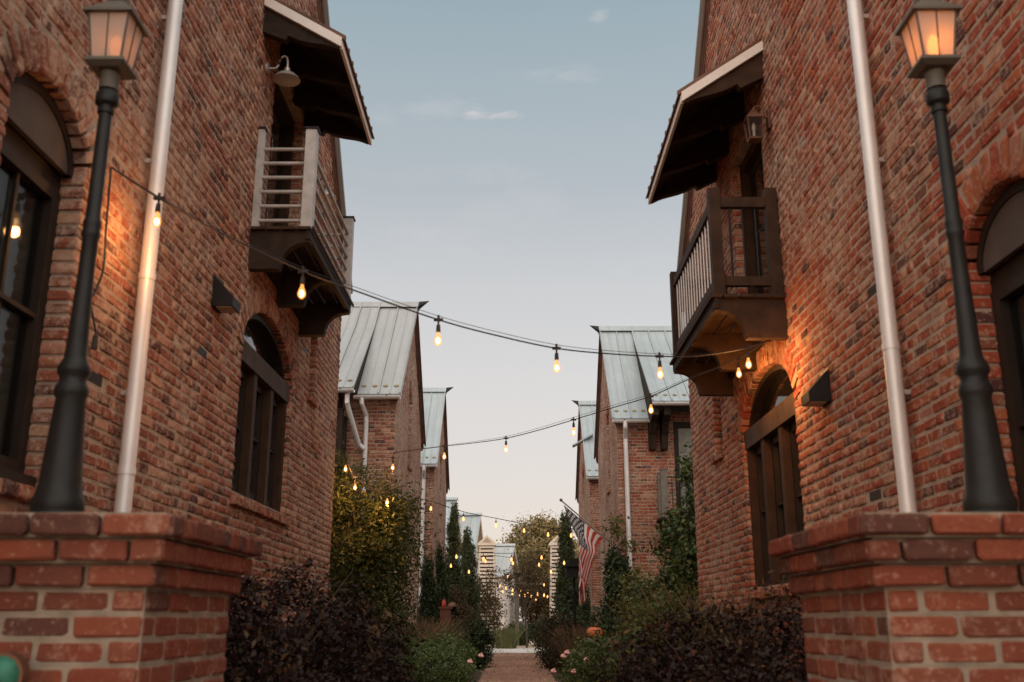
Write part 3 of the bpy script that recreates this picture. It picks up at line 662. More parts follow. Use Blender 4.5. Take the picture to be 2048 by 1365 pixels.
# left second house: two downspouts, one with an offset, corbels, window, balcony
G = GL2
downspout(HL2, [G.pt(.62, .27, 5.22), G.pt(.62, .27, 5.10), G.pt(.55, .06, 4.92), G.pt(.55, .06, .2)], .045)
downspout(HL2, [G.pt(.84, .60, 5.24), G.pt(.84, .60, 5.05), G.pt(.66, .14, 4.35), G.pt(.58, .10, 4.28)], .045)
for x in (1.02, 1.40):
    obj('corbel', MB().prism([(0, 5.3), (.62, 5.3), (.62, 5.16), (.45, 5.08), (.20, 4.85), (.12, 4.6), (0, 4.6)], x, x+.12, lambda t, n_, z_: G.pt(t, n_, z_)), 'wood', HL2)
def plain_window(G, o, house, label=None):
    w = obj('window', MB().box(o.s0, o.s0+.11, -.12, -.0, o.z0, o.zs, G.pt).box(o.s1-.11, o.s1, -.12, -.0, o.z0, o.zs, G.pt).box(o.s0+.11, o.s1-.11, -.12, -.0, o.zs-.12, o.zs, G.pt).box(o.s0+.11, o.s1-.11, -.12, -.0, o.z0, o.z0+.1, G.pt), 'frame', house)
    c = (o.s0+o.s1)/2
    for a, b_ in ((o.s0+.11, c-.015), (c+.015, o.s1-.11)): obj('pane', MB().box(a, b_, -.115, -.10, o.z0+.1, o.zs-.12, G.pt), 'glass2', w)
    obj('glazing_bar', MB().box(c-.015, c+.015, -.12, -.07, o.z0+.1, o.zs-.12, G.pt).box(o.s0+.11, o.s1-.11, -.119, -.072, o.z0+(o.zs-o.z0)*.55-.014, o.z0+(o.zs-o.z0)*.55+.014, G.pt), 'frame', w)
    return w
M['glass2'] = simple('curtained_glass', (.30, .29, .25), .12, var=.2)
plain_window(GL2, Opening(1.28, 2.3, 3.95, 5.35), HL2)
plain_window(GR2, Opening(1.26, 2.2, 3.45, 5.45), HR2)
def small_balcony(G, H, s0, s1, pr, zf, scroll, wood):
    b = obj('balcony', MB().box(s0-.05, s1, 0, pr+.04, zf-.05, zf, G.pt).box(s0, s1, .0, pr-.02, zf-.16, zf-.052, G.pt), wood, H)
    obj('bracket', MB().prism([(0, -.161), (pr-.05, -.161), (pr-.05, -.26), (.12, -.55), (0, -.55)], s0+.02, s0+.16, lambda t, n_, z_: G.pt(t, n_, zf+z_)), wood, b)
    obj('post', MB().box(s0, s0+.13, pr-.15, pr-.02, zf, zf+1.02, G.pt).box(s0-.01, s0+.14, pr-.16, pr-.01, zf+1.021, zf+1.04, G.pt), 'greywood' if scroll else wood, b)
    obj('post', MB().box(s0, s0+.10, .0, .09, zf, zf+.98, G.pt), 'greywood' if scroll else wood, b)
    for z in (zf+.12, zf+.86):
        obj('rail_bar', MB().tube([G.pt(s0+.1, pr-.09, z), G.pt(s1, pr-.09, z)], .014, 6), 'iron', b)
        obj('rail_bar', MB().tube([G.pt(s0+.05, .05, z), G.pt(s0+.05, pr-.12, z)], .014, 6), 'iron', b)
    s = s0+.24
    while s < s1:
        obj('baluster', MB().tube([G.pt(s, pr-.09, zf+.12), G.pt(s, pr-.09, zf+.86)], .009, 6), 'iron', b)
        if scroll:
            P = [G.pt(s+.06+.06*math.cos(a)*(1-a/11), pr-.09, zf+.72+.07*math.sin(a)*(1-a/11)) for a in [q*.5 for q in range(18)]]
            obj('scroll', MB().tube(P, .007, 5), 'iron', b)
        s += .15
    return b
M['greywood'] = simple('weathered_wood', (.17, .145, .12), .85, var=.25, scale=8, bd=.003)
small_balcony(GL2, HL2, .92, 2.4, .55, 3.92, False, 'wood')
small_balcony(GR2, HR2, .86, 2.3, .62, 3.28, True, 'wood')
# right second house: downspout, corbels
G = GR2
downspout(HR2, [G.pt(.17, .27, eR2[1]-.06), G.pt(.17, .27, eR2[1]-.22), G.pt(.19, .07, eR2[1]-.42), G.pt(.20, .07, .2)], .052)
for x in (.70, .96):
    obj('corbel', MB().prism([(0, 5.62), (.80, 5.62), (.80, 5.45), (.5, 5.35), (.28, 5.1), (.2, 4.80), (0, 4.80)], x, x+.14, lambda t, n_, z_: G.pt(t, n_, z_)), 'wood', HR2)
downspout(HL3, [GL3.pt(.26, .27, eL3[1]-.05), GL3.pt(.26, .27, eL3[1]-.2), GL3.pt(.28, .07, eL3[1]-.4), GL3.pt(.30, .07, .2)], .055)
# loose ridge flashing on the farthest right house
obj('loose_flashing', MB().prism([(0, 0), (.62, .36), (.66, .33), (.05, -.02)], 0, .5, lambda t, n_, z_: (WX-.42+n_, 31.3+t, 6.55+z_)), 'roof_b', HR3)

# ---------------------------------------------------------------- brick piers at the gate
def pier(sg):
    P = empty('brick_pier'); x0, x1, y0, y1 = 1.116, 2.235, 3.28, 4.48; zt = 1.54; c = .0805
    body = obj('pier_core', MB().box(x0+.13, x1-.11, y0+.13, y1-.11, 0, zt-.02, lambda a, y_, z_: (sg*a, y_, z_)), 'mortar', P)
    LF, LS, LB = [], [], []
    for k in range(19):
        z = zt-c*(k+.5); ins = (0, .030, .062)[k] if k < 3 else .098
        A, Bq, Y0, Y1 = x0+ins, x1-ins, y0+ins, y1-ins; odd = k % 2; mi = .034 if k < 3 else .005
        joint = MB().box(A+mi, Bq-mi, Y0+mi, Y1-mi, z-c/2-.0005*(k % 2), z+c/2+.0005, lambda a, y_, z_: (sg*a, y_, z_))
        obj('mortar_bed', joint, 'mortar_pier', P)
        for face in range(3):
            # front face runs along x, alley face along y, back face along x
            ln_ = (Bq-A) if face != 1 else (Y1-Y0)
            s = 0.0; first = True
            while s < ln_-.02:
                w = (.236 if not (first and odd) else .116) if face != 1 else (.236 if not (first and not odd) else .116)
                if face == 1 and k < 3 and random.random() < .5: w = .118
                e = min(s+w, ln_); e = ln_ if ln_-e < .06 else e
                q = Frame((sg*A, Y0, 0), (sg, 0, 0), (0, -1, 0)) if face == 0 else (Frame((sg*A, Y0, 0), (0, 1, 0), (-sg, 0, 0)) if face == 1 else Frame((sg*A, Y1, 0), (sg, 0, 0), (0, 1, 0)))
                (LF, LS, LB)[face].append((q, (s+e)/2, z, e-s-random.uniform(.012, .022), c-random.uniform(.012, .018)))
                s = e; first = False
    for Lx in (LF, LS, LB):
        for (F, s, z, ln, h) in Lx:
            o = bpy.data.objects.new('brick', brick_mesh(random.randrange(len(BT)), 'brick_p')); C.objects.link(o); o.parent = P
            B = Matrix((F.x, F.n, Vector((0, 0, 1)))).transposed()
            o.matrix_basis = Matrix.Translation(F.pt(s, random.uniform(-.003, .005), z)) @ (B @ Matrix.Rotation(random.uniform(-.008, .008), 3, 'Y') @ Matrix.Diagonal((ln/BL, 1.0, h/BH))).to_4x4()
    return P
tag(pier(-1), 'brick gate pier with corbelled cap at the lower left, green dome on it', 'pier', 'gate piers')
tag(pier(1), 'brick gate pier with corbelled cap at the lower right corner', 'pier', 'gate piers')
# green dome fixture on the left pier
p = at(2, 1352, Y=3.25); D = empty('wall_light')
prof = [(.0, -.042), (.025, -.040), (.046, -.030), (.058, -.012), (.061, 0)]
m = MB(); T = [Vector((p.x+r*math.cos(a), p.y+z, p.z+r*math.sin(a))) for r, z in prof for a in [2*math.pi*i/20 for i in range(20)]]
m.add(T, [(i*20+j, i*20+(j+1) % 20, (i+1)*20+(j+1) % 20, (i+1)*20+j) for i in range(4) for j in range(20)]); obj('dome', m, 'verdigris', D, True)
m = MB(); m.tube([(p.x, p.y-.006, p.z), (p.x, p.y+.045, p.z)], .070, 24); obj('backplate', m, 'copper', D, True)
tag(D, 'green domed metal fixture with a bronze rim on the left pier', 'wall light')

# ---------------------------------------------------------------- lamp posts on the piers
def lamp_post(c, base, name, mats=('post', 'cream'), k=1.0, glow=0, light=True):
    L = empty(name); x, y_ = c
    prof = [(.104, 0), (.104, .05), (.094, .06), (.098, .075), (.098, .10), (.088, .12), (.080, .16), (.066, .36), (.056, .50), (.062, .515), (.066, .535), (.060, .555), (.052, .57), (.052, .59), (.062, .605), (.064, .625), (.052, .65), (.044, .67),
            (.040, .75), (.033, 1.0), (.031, 1.18), (.036, 1.19), (.037, 1.21), (.033, 1.22), (.036, 1.24), (.036, 1.255), (.030, 1.27), (.027, 1.755), (.034, 1.757), (.034, 1.775), (.030, 1.778), (.030, 1.79), (.046, 1.80), (.048, 1.805), (.048, 1.845), (.036, 1.865), (.02, 1.88)]
    P = obj('post', MB().lathe([(r, z*k) for r, z in prof], (x, y_, base), 24), mats[0], L, True)
    z0 = base+1.87*k
    obj('collar', MB().lathe([(.040, 0), (.040, .07), (.044, .075), (.03, .10)], (x, y_, z0), 20), mats[1], L, True)
    zb = z0+.085; bq = lambda h, za, zc, h2: [(x-h, y_-h, za), (x+h, y_-h, za), (x+h, y_+h, za), (x-h, y_+h, za), (x-h2, y_-h2, zc), (x+h2, y_-h2, zc), (x+h2, y_+h2, zc), (x-h2, y_+h2, zc)]
    obj('bottom_plate', MB().hexa(bq(.060, zb, zb+.018, .085)).hexa(bq(.085, zb+.0181, zb+.034, .082)), mats[1], L)
    zg, zt = zb+.034, zb+.245; h0, h1 = .064, .086
    for sx, sy in ((-1, -1), (1, -1), (1, 1), (-1, 1)):
        obj('corner_bar', MB().tube([(x+sx*h0, y_+sy*h0, zg), (x+sx*h1, y_+sy*h1, zt)], .0055, 5), mats[1], L)
    for a in range(4):
        ca, sa = math.cos(a*math.pi/2), math.sin(a*math.pi/2); t = .003
        rot = lambda u, v, z: (x+u*ca-v*sa, y_+u*sa+v*ca, z)
        obj('glass_pane', MB().add([rot(-h0, -h0, zg), rot(h0, -h0, zg), rot(h1, -h1, zt), rot(-h1, -h1, zt)], [(0, 1, 2, 3)]), 'frost', L)
        obj('glazing_bar', MB().tube([rot(0, -h0-.003, zg), rot(0, -h1-.003, zt)], .0035, 5), mats[1], L)
    obj('lantern_roof', MB().hexa(bq(.108, zt, zt+.016, .105)).hexa(bq(.098, zt+.0161, zt+.10, .03)).hexa(bq(.036, zt+.1001, zt+.125, .036)), mats[1], L)
    obj('finial', MB().lathe([(.012, 0), (.016, .02), (.008, .035), (.012, .05), (.002, .07)], (x, y_, zt+.124), 12), mats[1], L, True)
    obj('bulb', MB().lathe([(.004, 0), (.02, .02), (.028, .055), (.024, .085), (.004, .115)], (x+.012, y_, zg+.035), 14), ('flame' if x > 0 else 'flame_dim') if k == 1.0 else 'white', L, True)
    if light:
        ld = bpy.data.lights.new('lantern_light', 'POINT'); ld.energy = 2.0*glow; ld.color = (1, .42, .13); ld.shadow_soft_size = .03
        lo = bpy.data.objects.new('lantern_light', ld); link(lo, L); lo.location = (x+.012, y_, zg+.10)
    return L
tag(lamp_post((-1.762, 3.86), 1.54, 'lamp_post', light=False), 'black lamp post with a cream lantern on the left brick pier', 'lamp post', 'lamp posts on the gate piers')
tag(lamp_post((1.825, 3.86), 1.54, 'lamp_post', light=False), 'black lamp post with a glowing orange lantern on the right brick pier', 'lamp post', 'lamp posts on the gate piers')

# ---------------------------------------------------------------- lamps on the walls
def gooseneck(F, s, z, name='gooseneck_lamp', k=1.0):
    L = empty(name); P = lambda n_, dz, ds=0: F.pt(s+ds, n_, z+dz)
    obj('backplate', MB().tube([P(.012, 0), P(.04, 0)], .05*k, 16), 'steel', L, True)
    pts = [(.04, 0), (.10, 0), (.125, .03), (.135, .08), (.145, .11), (.17, .125), (.195, .11), (.205, .07), (.205, .0)]
    obj('arm', MB().tube([P(a*k, b_*k) for a, b_ in pts], .0105, 10), 'steel', L, True)
    c = P(.205*k, -.055); obj('shade', MB().lathe([(.014, .06), (.026, .055), (.028, .02), (.04, .012), (.075, -.008), (.108, -.04), (.122, -.062), (.120, -.064), (.10, -.042), (.07, -.016), (.02, .0)], c, 24, False), 'steel', L, True)
    obj('bulb', MB().lathe([(.004, -.055), (.02, -.045), (.022, -.02), (.012, .0)], c, 12), 'white', L, True)
    return L
tag(gooseneck(FL, 8.0, 6.0), 'near galvanised gooseneck lamp with round shade beside the left awning', 'wall lamp', 'gooseneck wall lamps')
tag(gooseneck(FL, 9.98, 5.72), 'far gooseneck lamp behind the left balcony railing', 'wall lamp', 'gooseneck wall lamps')
def wall_lantern(F, s, z):
    L = empty('wall_lantern'); c = F.pt(s, .15, z); x, y_ = c.x, c.y
    obj('backplate', MB().box(s-.045, s+.045, .012, .03, z-.02, z+.16, F.pt), 'copper', L)
    obj('arm', MB().tube([F.pt(s, n_, z+h) for n_, h in ((.03, .10), (.05, .17), (.09, .21), (.13, .20), (.15, .165))], .009, 8), 'copper', L, True)
    q = lambda h, za, zc, h2: [(x-h, y_-h, za), (x+h, y_-h, za), (x+h, y_+h, za), (x-h, y_+h, za), (x-h2, y_-h2, zc), (x+h2, y_-h2, zc), (x+h2, y_+h2, zc), (x-h2, y_+h2, zc)]
    obj('lantern_roof', MB().hexa(q(.075, z+.07, z+.085, .072)).hexa(q(.068, z+.0851, z+.15, .025)).hexa(q(.03, z+.1501, z+.165, .02)), 'copper', L)
    obj('bottom_plate', MB().hexa(q(.052, z-.125, z-.11, .055)), 'copper', L)
    for sx, sy in ((-1, -1), (1, -1), (1, 1), (-1, 1)): obj('corner_bar', MB().tube([(x+sx*.052, y_+sy*.052, z-.11), (x+sx*.066, y_+sy*.066, z+.07)], .006, 5), 'copper', L)
    for a in range(4):
        ca, sa = math.cos(a*math.pi/2), math.sin(a*math.pi/2); rot = lambda u, v, zz: (x+u*ca-v*sa, y_+u*sa+v*ca, zz)
        obj('glass_pane', MB().add([rot(-.05, -.05, z-.11), rot(.05, -.05, z-.11), rot(.064, -.064, z+.07), rot(-.064, -.064, z+.07)], [(0, 1, 2, 3)]), 'clear', L)
    obj('candle', MB().lathe([(.012, -.11), (.012, -.03), (.018, -.01), (.014, .025), (.002, .05)], (x, y_, z), 10), 'white', L, True)
    return L
m, n, l, b = nmat('clear_lantern_glass'); M['clear'] = m
t_ = n.new('ShaderNodeBsdfTransparent'); t_.inputs[0].default_value = (.85, .82, .78, 1); b.inputs['Base Color'].default_value = (.1, .09, .08, 1); b.inputs['Roughness'].default_value = .1
x_ = n.new('ShaderNodeMixShader'); x_.inputs[0].default_value = .75; l.new(b.outputs[0], x_.inputs[1]); l.new(t_.outputs[0], x_.inputs[2]); l.new(x_.outputs[0], n['Material Output'].inputs[0])
tag(wall_lantern(FR, 7.96, 5.38), 'small copper carriage lantern on the right wall under the awning', 'wall lamp')
def wedge(F, s, z, lab):
    L = obj('flood_light', MB().prism([(.012, z-.10), (.16, z-.10), (.165, z-.03), (.012, z+.13)], s-.10, s+.10, lambda t, n_, z_: F.pt(t, n_, z_)), 'iron')
    obj('lens', MB().box(s-.08, s+.08, .03, .145, z-.106, z-.1005, F.pt), 'frost', L)
    obj('backplate', MB().box(s-.11, s+.11, .008, .0118, z-.11, z+.14, F.pt), 'iron', L)
    return tag(L, lab, 'wall light', 'wedge lights on the brick walls')
wedge(FL, 7.15, 3.55, 'black wedge shaped light on the brown brick wall left of the balcony')
wedge(FR, 7.05, 2.80, 'black wedge shaped light on the red brick wall by the right window')

# ---------------------------------------------------------------- festoon string lights
def catmull(P, n=8):
    out = []
    for i in range(len(P)-1):
        p0, p1, p2, p3 = P[max(i-1, 0)], P[i], P[i+1], P[min(i+2, len(P)-1)]
        for k in range(n):
            t = k/n; out.append(.5*((2*p1)+(p2-p0)*t+(2*p0-5*p1+4*p2-p3)*t*t+(3*p1-p0-3*p2+p3)*t**3))
    return out+[P[-1]]
def bulb(parent, c, drop, far=False, glow=0.0, k=1.0):
    """clip on the cable, thin lead, socket, glass"""
    k *= .86; x, y_, z = c; q = 8 if far else 14
    g = obj('bulb', MB().lathe([(.011*k, -.0), (.012*k, -.012), (.024*k, -.045*k), (.029*k, -.068*k), (.026*k, -.086*k), (.012*k, -.102*k), (.002, -.106*k)], (x, y_, z-drop), q), 'bulb_far' if far else 'bulb', parent, True)
    obj('socket', MB().lathe([(.006*k, .062*k), (.014*k, .058*k), (.017*k, .02*k), (.017*k, .0)], (x, y_, z-drop), q), 'rubber', g, True)
    obj('lead', MB().tube([(x, y_, z+.012), (x, y_, z-drop+.06*k)], .0045*k, 6), 'rubber', g)
    if not far: obj('filament', MB().lathe([(.002, -.04*k), (.013*k, -.05*k), (.017*k, -.068*k), (.012*k, -.084*k), (.002, -.092*k)], (x, y_, z-drop), 10), 'bulb_core', g, True)
    if not far: obj('clip', MB().tube([(x, y_, z-.03), (x, y_, z+.03)], [.006, .009], 8).box(x-.03, x+.03, y_-.008, y_+.008, z-.009, z+.009), 'rubber', g)
    if glow:
        ld = bpy.data.lights.new('bulb_light', 'POINT'); ld.energy = glow; ld.color = (1, .42, .12); ld.shadow_soft_size = .03
        lo = bpy.data.objects.new('bulb_light', ld); link(lo, g); lo.location = (x, y_, z-drop-.135*k)
    return g
def festoon(A, B, pix, label, drop=.10, far=False, glows={}, r=.0052, k=1.0, twin=False):
    """cable through photo points lying in the upright plane from A to B; pix: (px, py, bulb?)"""
    S_ = empty('string_lights'); pts = [A]; bl = []
    for i, (px, py, bb) in enumerate(pix):
        p = plane_at(px, py, A, B); pts.append(p)
        if bb: bl.append((i, p))
    pts.append(B); cab = catmull(pts)
    obj('cable', MB().tube(cab, r, 6), 'rubber', S_)
    if twin: obj('support_wire', MB().tube([p+Vector((0, 0, .022*math.sin(math.pi*i/(len(cab)-1))+.004)) for i, p in enumerate(cab)], .0022, 5), 'rubber', S_)
    for i, p in bl: bulb(S_, p, drop, far, glows.get(i, 0), k)
    return tag(S_, label, 'string lights', 'festoon strings over the alley')
A = at(222, 335, X=-2.235); B = at(1562, 672, X=2.235)
sA = festoon(A, B, [(318, 397, 1), (450, 470, 0), (606, 543, 1), (697, 577, 0), (877, 640, 1), (1000, 673, 0), (1113, 697, 1), (1218, 708, 0), (1319, 713, 1), (1400, 712, 0), (1495, 696, 1)],
        'nearest festoon string sagging from left wall to the right balcony', .085, glows={0: 3.6, 2: 3, 10: 11}, twin=True)
h = obj('hook', MB().box(4.9, 4.96, .0, .03, A.z-.03, A.z+.03, FL.pt), 'iron', sA)
tl = [A, A+Vector((.0, .03, -.35)), A+Vector((.03, -.02, -.62)), A+Vector((.0, -.06, -.80))]
obj('cable', MB().tube(catmull(tl), .006, 6), 'rubber', sA)
for dx in (-.05, .05):
    q = tl[-1]+Vector((.02, dx*1.4, -.10-dx)); obj('empty_socket', MB().tube([tl[-1], q, q-Vector((0, 0, .02)), q-Vector((0, 0, .09))], [.005, .006, .014, .018], 8), 'rubber', sA)
A = at(786, 906, Y=14.6); B = at(1545, 672, X=2.235)
festoon(A, B, [(889, 893, 1), (950, 886, 0), (1012, 877, 1), (1080, 860, 0), (1147, 840, 1), (1225, 816, 0), (1301, 793, 1), (1380, 758, 0), (1476, 718, 1)],
        'second festoon string rising from left shrub to the right balcony', .085, glows={8: 6}, twin=True)
A = at(664, 905, Y=13.3); B = at(792, 906, Y=14.0)
festoon(A, B, [(692, 918, 1), (711, 955, 1), (775, 985, 1), (786, 916, 1)], 'short string of bulbs looped through the tall left shrub', .085, glows={0: 9, 1: 9, 2: 8, 3: 2})
A = at(820, 993, Y=22.5); B = at(1245, 1046, Y=26.0)
festoon(A, B, [(862, 1003, 1), (927, 1024, 1), (992, 1037, 1), (1048, 1048, 1), (1096, 1056, 1), (1142, 1058, 1), (1185, 1056, 1)], 'third festoon string hanging in front of the flag', .11, True, k=1.15, r=.008)
A = at(846, 1088, Y=29); B = at(1200, 1098, Y=31)
festoon(A, B, [(855, 1084, 1), (870, 1091, 1), (913, 1101, 1), (967, 1106, 1), (1023, 1107, 1), (1083, 1103, 1), (1128, 1114, 1), (1175, 1104, 1)], 'fourth festoon string at the end of the brick houses', .12, True, k=1.3, r=.009)
A = at(880, 1120, Y=35); B = at(1180, 1105, Y=36)
festoon(A, B, [(902, 1121, 1), (938, 1133, 1), (971, 1112, 1), (1026, 1116, 1), (1078, 1119, 1), (1102, 1133, 1), (1147, 1120, 1)], 'fifth festoon string beside the slatted towers', .12, True, k=1.4, r=.009)
A = at(930, 1130, Y=46); B = at(1120, 1140, Y=47)
festoon(A, B, [(976, 1142, 1), (1016, 1145, 1), (1058, 1143, 1), (1088, 1160, 1)], 'small string of bulbs between the two slatted towers', .14, True, k=1.6, r=.01)
A = at(995, 1160, Y=52); B = at(1118, 1172, Y=54)
festoon(A, B, [(1000, 1164, 1), (1012, 1168, 1), (1025, 1172, 1), (1042, 1172, 1), (1056, 1175, 1), (1075, 1180, 1), (1088, 1182, 1), (1105, 1176, 1)], 'farthest upper string of tiny bulbs before the big tree', .14, True, k=1.8, r=.01)
A = at(990, 1170, Y=56); B = at(1115, 1180, Y=58)
festoon(A, B, [(1005, 1176, 1), (1025, 1180, 1), (1038, 1182, 1), (1050, 1183, 1), (1063, 1185, 1), (1072, 1191, 1), (1095, 1186, 1)], 'farthest lower string of tiny bulbs before the big tree', .14, True, k=1.8, r=.01)

# ---------------------------------------------------------------- flag on its pole
FG = empty('flag'); YF = 21.3
pa, pb = at(1122, 1001, Y=20.9), at(1238, 1100, Y=21.75)
M['polewood'] = simple('flagpole', (.42, .36, .32), .35, .4, var=.1)
obj('pole', MB().tube([pa, pb], .015, 10), 'polewood', FG, True)
obj('finial', MB().lathe([(.004, -.03), (.028, -.015), (.034, .005), (.024, .028), (.004, .04)], pa, 12), 'copper', FG, True)
obj('pole_bracket', MB().tube([pb-(pb-pa).normalized()*.1, pb+(pb-pa).normalized()*.03], .026, 10).tube([pb, pb+Vector((.12, .02, -.02))], .02, 8), 'iron', FG)
m, n, l, b = nmat('flag_cloth'); M['flag'] = m
uv = n.new('ShaderNodeUVMap'); se = n.new('ShaderNodeSeparateXYZ'); l.new(uv.outputs[0], se.inputs[0])
def mth(op, a, b_=0.0, c_=0.0):
    k = n.new('ShaderNodeMath'); k.operation = op
    for i, v in enumerate((a, b_, c_)):
        if isinstance(v, (int, float)): k.inputs[i].default_value = v
        else: l.new(v, k.inputs[i])
    return k.outputs[0]
U_, V_ = se.outputs[0], se.outputs[1]
st = mth('LESS_THAN', mth('FRACT', mth('MULTIPLY', V_, 6.5)), .5)
can = mth('MULTIPLY', mth('LESS_THAN', U_, .40), mth('LESS_THAN', V_, 7/13))
xs, ys = mth('MULTIPLY', U_, 12/.40), mth('MULTIPLY', V_, 10/(7/13))
def lat(off):
    dx = mth('MULTIPLY', mth('SUBTRACT', mth('FRACT', mth('ADD', mth('MULTIPLY', xs, .5), off)), .5), 2.0); dy = mth('MULTIPLY', mth('SUBTRACT', mth('FRACT', mth('ADD', mth('MULTIPLY', ys, .5), off)), .5), 2.0)
    return mth('LESS_THAN', mth('ADD', mth('MULTIPLY', dx, dx), mth('MULTIPLY', dy, dy)), .22)
ed = mth('MULTIPLY', mth('MULTIPLY', mth('GREATER_THAN', xs, .5), mth('LESS_THAN', xs, 11.5)), mth('MULTIPLY', mth('GREATER_THAN', ys, .5), mth('LESS_THAN', ys, 9.5)))
star = mth('MULTIPLY', mth('MAXIMUM', lat(0), lat(.5)), ed)
c1 = mixc(n, l, st, (.86, .78, .74), (.60, .07, .04)); c2 = mixc(n, l, star, (.055, .05, .075), (.66, .6, .57)); cf = mixc(n, l, can, c1, c2)
l.new(cf, b.inputs['Base Color']); b.inputs['Roughness'].default_value = .85
tt = n.new('ShaderNodeBsdfTranslucent'); l.new(cf, tt.inputs[0]); xx = n.new('ShaderNodeMixShader'); xx.inputs[0].default_value = .3
l.new(b.outputs[0], xx.inputs[1]); l.new(tt.outputs[0], xx.inputs[2]); l.new(xx.outputs[0], n['Material Output'].inputs[0])
bump(n, l, b, noise(n, l, 9, 4), .02, .4)
rowsL = [(0, 1127, 1010), (.18, 1139, 1042), (.40, 1159, 1087), (.6, 1157.5, 1126), (.8, 1157.5, 1163), (1, 1160, 1198)]
rowsR = [(0, 1207, 1078), (.05, 1201, 1082), (.18, 1193, 1094), (.40, 1192, 1108), (.6, 1193, 1135), (.8, 1193, 1168), (1, 1194, 1198)]
def row(Rw, t):
    for i in range(len(Rw)-1):
        if Rw[i][0] <= t <= Rw[i+1][0]:
            q = (t-Rw[i][0])/(Rw[i+1][0]-Rw[i][0]); q = q*q*(3-2*q)*.4+q*.6; return (Rw[i][1]+(Rw[i+1][1]-Rw[i][1])*q, Rw[i][2]+(Rw[i+1][2]-Rw[i][2])*q)
NU, NV = 64, 48; vs_, fs_, uvs = [], [], []
for i in range(NU+1):
    t = i/NU; lx, ly = row(rowsL, t); rx, ry = row(rowsR, t)
    for j in range(NV+1):
        a = j/NV; sag = 10*math.sin(math.pi*a)*max(0, t-.06)*min(1, t*3); hx = 1127+(1207-1127)*a; hy = 1010+(1078-1010)*a
        px, py = lx+(rx-lx)*a, ly+(ry-ly)*a+sag
        fold = math.sin(a*2*math.pi*2.3+t*2.2+.5)*.13*min(1, t*2.2)+math.sin(a*2*math.pi*5+t*5)*.02*min(1, t*3)
        if t > .33:
            px -= 29*(t-.33)/.67*min(1, (t-.33)*6); py += 8*(t-.33)*a
            if px < 1157.5: fold += (1157.5-px)*.008+.04; px = 1157.5+(1157.5-px)*.55
        vs_.append(at(px, py, Y=20.93+.62*a*(1-.6*t)+fold)); uvs.append((t, a))
for i in range(NU):
    for j in range(NV): k = i*(NV+1)+j; fs_.append((k, k+1, k+NV+2, k+NV+1))
fl = obj('cloth', MB().add(vs_, fs_), 'flag', FG, True, False)
ul = fl.data.uv_layers.new(name='UVMap')
for lp in fl.data.loops: ul.data[lp.index].uv = uvs[lp.vertex_index]
tag(FG, 'striped flag with white stars hanging from a tilted pole on the right', 'flag')

# ---------------------------------------------------------------- plants
def leaf_quads(P, out, size, aspect, up=0.0, jit=1.0):
    n_ = len(P); nrm = rng.normal(size=(n_, 3))*jit+out*.9; nrm[:, 2] += .35; nrm /= np.linalg.norm(nrm, axis=1)[:, None]
    d = rng.normal(size=(n_, 3)); d[:, 2] += up; d -= nrm*(d*nrm).sum(1)[:, None]; d /= np.linalg.norm(d, axis=1)[:, None]
    w = np.cross(nrm, d); s = (size*rng.uniform(.6, 1.3, n_))[:, None]
    V = np.stack([P-d*s*.5, P+w*s*aspect*.5-d*s*.06+nrm*s*.10, P+d*s*.5, P-w*s*aspect*.5-d*s*.06+nrm*s*.10], 1).reshape(-1, 3)
    return V
def foliage(name, mat, parent, lobes, n_, size, clump=.12, aspect=.55, up=0.0, shell=.45, zmin=.02, per=36, flat=1.0):
    lob = np.array(lobes, dtype=float); vol = np.cbrt(lob[:, 3]*lob[:, 4]*lob[:, 5])**2; vol /= vol.sum()
    nc = max(6, n_//per); pick = rng.choice(len(lob), nc, p=vol); d = rng.normal(size=(nc, 3)); d /= np.linalg.norm(d, axis=1)[:, None]
    rad = (shell+(1.03-shell)*rng.random(nc)**.6)[:, None]*(1+.05*rng.normal(size=(nc, 1)))
    Cc = lob[pick, :3]+d*rad*lob[pick, 3:6]
    k = rng.integers(0, nc, n_); P = Cc[k]+rng.normal(size=(n_, 3))*clump*np.array((1, 1, flat))*rng.uniform(.4, 1.3, nc)[k][:, None]
    out = d[k]; keep = P[:, 2] > zmin; P, out = P[keep], out[keep]
    V = leaf_quads(P, out, size, aspect, up)
    return npmesh(name, V, np.arange(len(V)).reshape(-1, 4), mat, parent)
def stems(parent, base, top, n_, spread, r, name='stem', mat='bark'):
    for i in range(n_):
        a = rng.uniform(0, 6.28); b0 = Vector(base)+Vector((math.cos(a), math.sin(a), 0))*spread*.25; t = Vector(top)+Vector((math.cos(a), math.sin(a), rng.uniform(-.25, .1)))*spread
        m_ = b0.lerp(t, .5)+Vector(rng.normal(size=3))*spread*.12
        obj(name, MB().tube(catmull([b0, m_, t], 4), [r*(1-.75*i_/8) for i_ in range(9)], 6), mat, parent)
def shrub(name, label, cat, mat, lobes, n_, size, group=None, clump=.09, shell=.45, aspect=.6, ns=4, r=.012, up=0.0):
    T = empty(name); foliage('foliage', mat, T, lobes, n_, size, clump, aspect, up, shell)
    lo = lobes[0]; stems(T, (lo[0], lo[1], 0), (lo[0], lo[1], lo[2]+lo[5]*.3), ns, min(lo[3], lo[4])*.5, r)
    return tag(T, label, cat, group)
